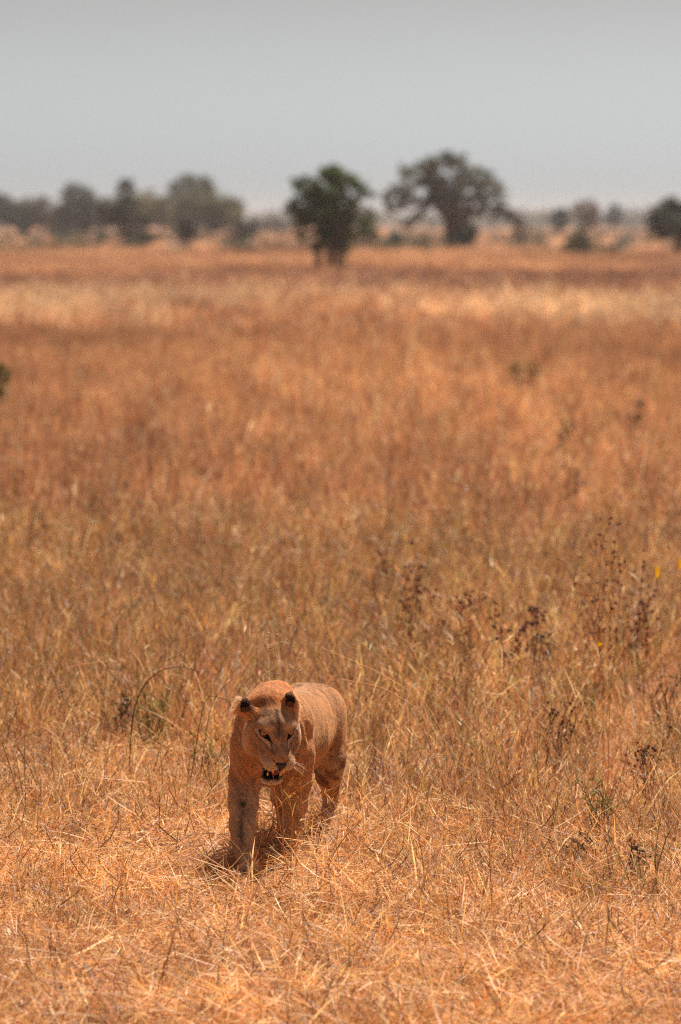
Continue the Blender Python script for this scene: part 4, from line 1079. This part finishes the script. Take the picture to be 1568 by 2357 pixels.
tree('feathery_tree', 'dark tree with a pointed feathery top in the left group', 'tree', 290, 556, 640,
     [(290, 440, 30, 26), (285, 480, 44, 30), (300, 520, 40, 26), (310, 545, 46, 14), (250, 500, 28, 22), (340, 505, 26, 22), (235, 478, 20, 20), (350, 545, 18, 12)], [[(295, 558, .3), (290, 500, .2)]], GRYG, .5, 4500, seed=5)
tree('domed_tree', 'highest dome shaped tree of the left group', 'tree', 450, 545, 960,
     [(440, 430, 48, 24), (455, 465, 50, 24), (425, 455, 34, 22)], [[(450, 548, .4), (448, 500, .3)]], lin(88, 92, 78), .8, 2600, seed=6)
tree('domed_tree', 'broad domed tree at the right end of the left group', 'tree', 480, 543, 900,
     [(480, 470, 60, 26), (470, 495, 78, 24), (520, 485, 36, 26), (430, 490, 34, 24), (545, 500, 14, 20), (475, 520, 30, 14)], [[(478, 545, .4), (478, 505, .3)], [(462, 544, .3), (455, 505, .2)]], OLV, .75, 4200, seed=7)
tree('domed_tree', 'rounded grey tree left of the feathery one', 'tree', 178, 547, 900,
     [(180, 452, 40, 24), (180, 485, 48, 30), (150, 500, 26, 24), (205, 510, 28, 20), (175, 520, 30, 14)], [[(185, 549, .35), (182, 510, .25)], [(215, 548, .25), (205, 510, .15)]], lin(86, 90, 76), .75, 3200, seed=8)
tree('domed_tree', 'olive tree between the feathery one and the domes of the left group', 'tree', 372, 545, 980,
     [(350, 470, 40, 24), (375, 480, 36, 24), (395, 495, 26, 24), (340, 500, 28, 20)], [[(372, 548, .3), (370, 510, .2)]], OL2, .8, 2300, seed=9)
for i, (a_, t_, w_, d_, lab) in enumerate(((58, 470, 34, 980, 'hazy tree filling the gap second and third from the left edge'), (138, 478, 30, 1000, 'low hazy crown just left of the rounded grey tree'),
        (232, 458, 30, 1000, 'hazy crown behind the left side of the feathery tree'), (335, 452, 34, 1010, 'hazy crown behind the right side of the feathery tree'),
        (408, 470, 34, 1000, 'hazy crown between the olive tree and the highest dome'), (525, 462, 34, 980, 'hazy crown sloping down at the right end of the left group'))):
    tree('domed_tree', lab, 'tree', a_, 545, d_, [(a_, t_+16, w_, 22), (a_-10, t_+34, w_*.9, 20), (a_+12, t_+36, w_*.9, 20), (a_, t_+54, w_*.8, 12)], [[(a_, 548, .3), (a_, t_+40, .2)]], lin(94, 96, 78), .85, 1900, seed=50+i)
tree('domed_tree', 'hazy tree second from the left edge', 'tree', 95, 545, 930,
     [(95, 478, 38, 22), (80, 500, 36, 22), (112, 505, 30, 20)], [[(95, 548, .3), (95, 515, .2)]], lin(104, 98, 80), .75, 2000, seed=10)
tree('domed_tree', 'hazy tree cut by the left edge of the picture', 'tree', 14, 545, 930,
     [(5, 475, 34, 24), (30, 490, 36, 26), (-15, 495, 36, 26), (55, 508, 22, 18)], [[(14, 548, .3), (14, 515, .2)]], lin(84, 84, 66), .75, 2300, seed=11)
tree('round_bush', 'small dark round bush below the domed trees of the left group', 'bush', 428, 562, 600,
     [(428, 525, 24, 20), (428, 545, 18, 14)], [[(428, 564, .12), (428, 545, .08)]], lin(72, 66, 50), .4, 1200, group='bushes of the far plain', seed=12)
tree('round_bush', 'grey green bush right of the left tree group', 'bush', 566, 558, 690,
     [(566, 530, 30, 20), (555, 545, 26, 12), (585, 515, 12, 12)], [], lin(84, 92, 82), .5, 1200, group='bushes of the far plain', seed=13)
tree('round_bush', 'low faint bush under the rounded grey tree', 'bush', 135, 554, 760, [(135, 538, 28, 12), (150, 545, 20, 8)], [], GRYG, .5, 700, group='bushes of the far plain', seed=14)
tree('round_bush', 'low faint bush just left of the feathery tree foot', 'bush', 245, 556, 760, [(240, 545, 20, 10)], [], GRYG, .5, 450, group='bushes of the far plain', seed=15)
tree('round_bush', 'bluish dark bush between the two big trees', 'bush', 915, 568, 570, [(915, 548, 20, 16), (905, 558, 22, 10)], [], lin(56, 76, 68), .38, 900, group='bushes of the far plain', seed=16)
tree('round_bush', 'smallest dark bush left of the thick trunk', 'bush', 972, 573, 520, [(972, 562, 15, 9)], [], lin(74, 80, 66), .32, 450, group='bushes of the far plain', seed=17)
tree('slender_tree', 'leaning tree right of the umbrella crown with a dark foot', 'tree', 1200, 557, 700,
     [(1165, 493, 20, 14), (1185, 505, 20, 14), (1200, 530, 18, 16), (1202, 545, 16, 12)], [[(1203, 559, .2), (1196, 520, .14), (1170, 495, .08)]], lin(96, 88, 68), .48, 1300, seed=18)
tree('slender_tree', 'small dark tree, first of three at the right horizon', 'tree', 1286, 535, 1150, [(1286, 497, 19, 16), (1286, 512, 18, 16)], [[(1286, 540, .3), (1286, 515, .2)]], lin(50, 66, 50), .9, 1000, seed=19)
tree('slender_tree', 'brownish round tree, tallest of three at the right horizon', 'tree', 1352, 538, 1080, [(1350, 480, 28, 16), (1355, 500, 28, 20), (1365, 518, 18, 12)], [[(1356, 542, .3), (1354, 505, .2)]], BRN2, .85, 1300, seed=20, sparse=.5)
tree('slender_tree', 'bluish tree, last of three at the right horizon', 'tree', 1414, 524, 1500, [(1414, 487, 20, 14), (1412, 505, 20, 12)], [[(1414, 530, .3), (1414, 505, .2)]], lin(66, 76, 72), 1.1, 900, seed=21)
tree('pointed_bush', 'olive pyramid shaped bush in front of the three small trees', 'bush', 1335, 582, 450,
     [(1335, 535, 16, 16), (1332, 556, 30, 16), (1345, 572, 42, 10), (1300, 570, 18, 8), (1400, 572, 34, 6)], [[(1335, 584, .14), (1335, 550, .08)]], lin(108, 100, 66), .32, 1700, group='bushes of the far plain', seed=22)
tree('dense_tree', 'big dark tree cut by the right edge of the picture', 'tree', 1560, 582, 455,
     [(1545, 475, 34, 22), (1515, 495, 32, 24), (1575, 490, 40, 34), (1540, 520, 44, 24), (1500, 515, 18, 22), (1600, 540, 34, 30), (1575, 560, 22, 24), (1525, 545, 16, 10), (1610, 480, 40, 34)],
     [[(1562, 585, .35), (1562, 540, .25), (1560, 505, .18)], [(1590, 585, .3), (1590, 530, .2)]], lin(84, 84, 60), .40, 5200, seed=23)
for i, (a_, yb_, h_) in enumerate(((615, 533, 24), (645, 533, 28), (590, 532, 22))):
    tree('round_bush', ['low hazy tree in the gap left of the nearest dark tree', 'tallest hazy tree in the gap left of the nearest dark tree', 'leftmost hazy tree in the gap beside the grey green bush'][i], 'tree', a_, yb_, 1450,
         [(a_, yb_-h_*.65, 17, h_*.42), (a_+8, yb_-h_*.4, 15, h_*.35)], [], lin(100, 94, 82), 1.1, 500, group='hazy trees in the gap', seed=30+i)
# far-off wood along the horizon
V = []; Cc = []
rg = np.random.default_rng(77)
for i in range(330):
    x_ = rg.uniform(-420, 420); y_ = rg.uniform(1900, 2600); r_ = rg.uniform(6, 16); h_ = rg.uniform(4.5, 10)*(1 if vnoise(x_/90, 0, 5) > .35 else .55); k = 60
    q_ = np.array([x_, y_, h_*.5+ground_z(x_, y_)])+rg.normal(size=(k, 3))*np.array([r_*.5, r_*.5, h_*.25]); q_[:, 2] = np.maximum(q_[:, 2], .3)
    d1 = rg.normal(size=(k, 3)); d1 /= np.linalg.norm(d1, axis=1)[:, None]; d2 = np.cross(d1, rg.normal(size=(k, 3))); d2 /= np.linalg.norm(d2, axis=1)[:, None]
    V.append(np.stack([q_-d1*1.4, q_+d2*.9, q_+d1*1.4, q_-d2*.9], 1)); Cc.append(np.repeat((np.array(lin(92, 92, 76))*rg.uniform(.7, 1.3, (k, 1)))[:, None], 4, 1))
V = np.vstack(V).reshape(-1, 3)
# low scrub dotted over the far plain
V2 = []; C2 = []
for i in range(420):
    y_ = rg.uniform(380, 1300); x_ = rg.uniform(-.09, .09)*y_; r_ = rg.uniform(.5, 1.7); h_ = rg.uniform(.6, 1.6); k = 36
    q_ = np.array([x_, y_, h_*.45+float(ground_z(x_, y_))])+rg.normal(size=(k, 3))*np.array([r_*.6, r_*.6, h_*.28])
    d1 = rg.normal(size=(k, 3)); d1 /= np.linalg.norm(d1, axis=1)[:, None]; d2 = np.cross(d1, rg.normal(size=(k, 3))); d2 /= np.linalg.norm(d2, axis=1)[:, None]
    V2.append(np.stack([q_-d1*.3, q_+d2*.18, q_+d1*.3, q_-d2*.18], 1)); C2.append(np.repeat((np.array(lin(120, 104, 76))*rg.uniform(.6, 1.3, (k, 1)))[:, None], 4, 1))
V2 = np.vstack(V2).reshape(-1, 3)
tag(link('low_scrub', mesh_np('low_scrub', V2, np.arange(len(V2)).reshape(-1, 4), M_LEAF, False, np.vstack(C2).reshape(-1, 3))), 'low brown scrub dotted over the far plain between the trees', 'scrub', kind='stuff')
tag(link('distant_woodland', mesh_np('distant_woodland', V, np.arange(len(V)).reshape(-1, 4), M_LEAF, False, np.vstack(Cc).reshape(-1, 3))), 'low hazy line of far off bush along the horizon', 'woodland', kind='stuff')

# ------------------------------------------------------------------ haze: dusty air between us and the far trees
hb = MB(); x0_, x1_, y0_, y1_, z0_, z1_ = -9500, 9500, -4500, 12500, -2.0, 18.0
hv = [(x0_, y0_, z0_), (x1_, y0_, z0_), (x1_, y1_, z0_), (x0_, y1_, z0_), (x0_, y0_, z1_), (x1_, y0_, z1_), (x1_, y1_, z1_), (x0_, y1_, z1_)]
me = mesh_np('haze', hv, [(0, 3, 2, 1), (4, 5, 6, 7), (0, 1, 5, 4), (1, 2, 6, 5), (2, 3, 7, 6), (3, 0, 4, 7)])
m, n, l, out = newmat('dusty_air'); pv = n.new('ShaderNodeVolumePrincipled')
pv.inputs['Color'].default_value = (.78, .81, .86, 1); pv.inputs['Density'].default_value = HAZE; pv.inputs['Anisotropy'].default_value = .3
l.new(pv.outputs[0], out.inputs['Volume']); me.materials.append(m); tag(link('haze', me), kind='stuff')
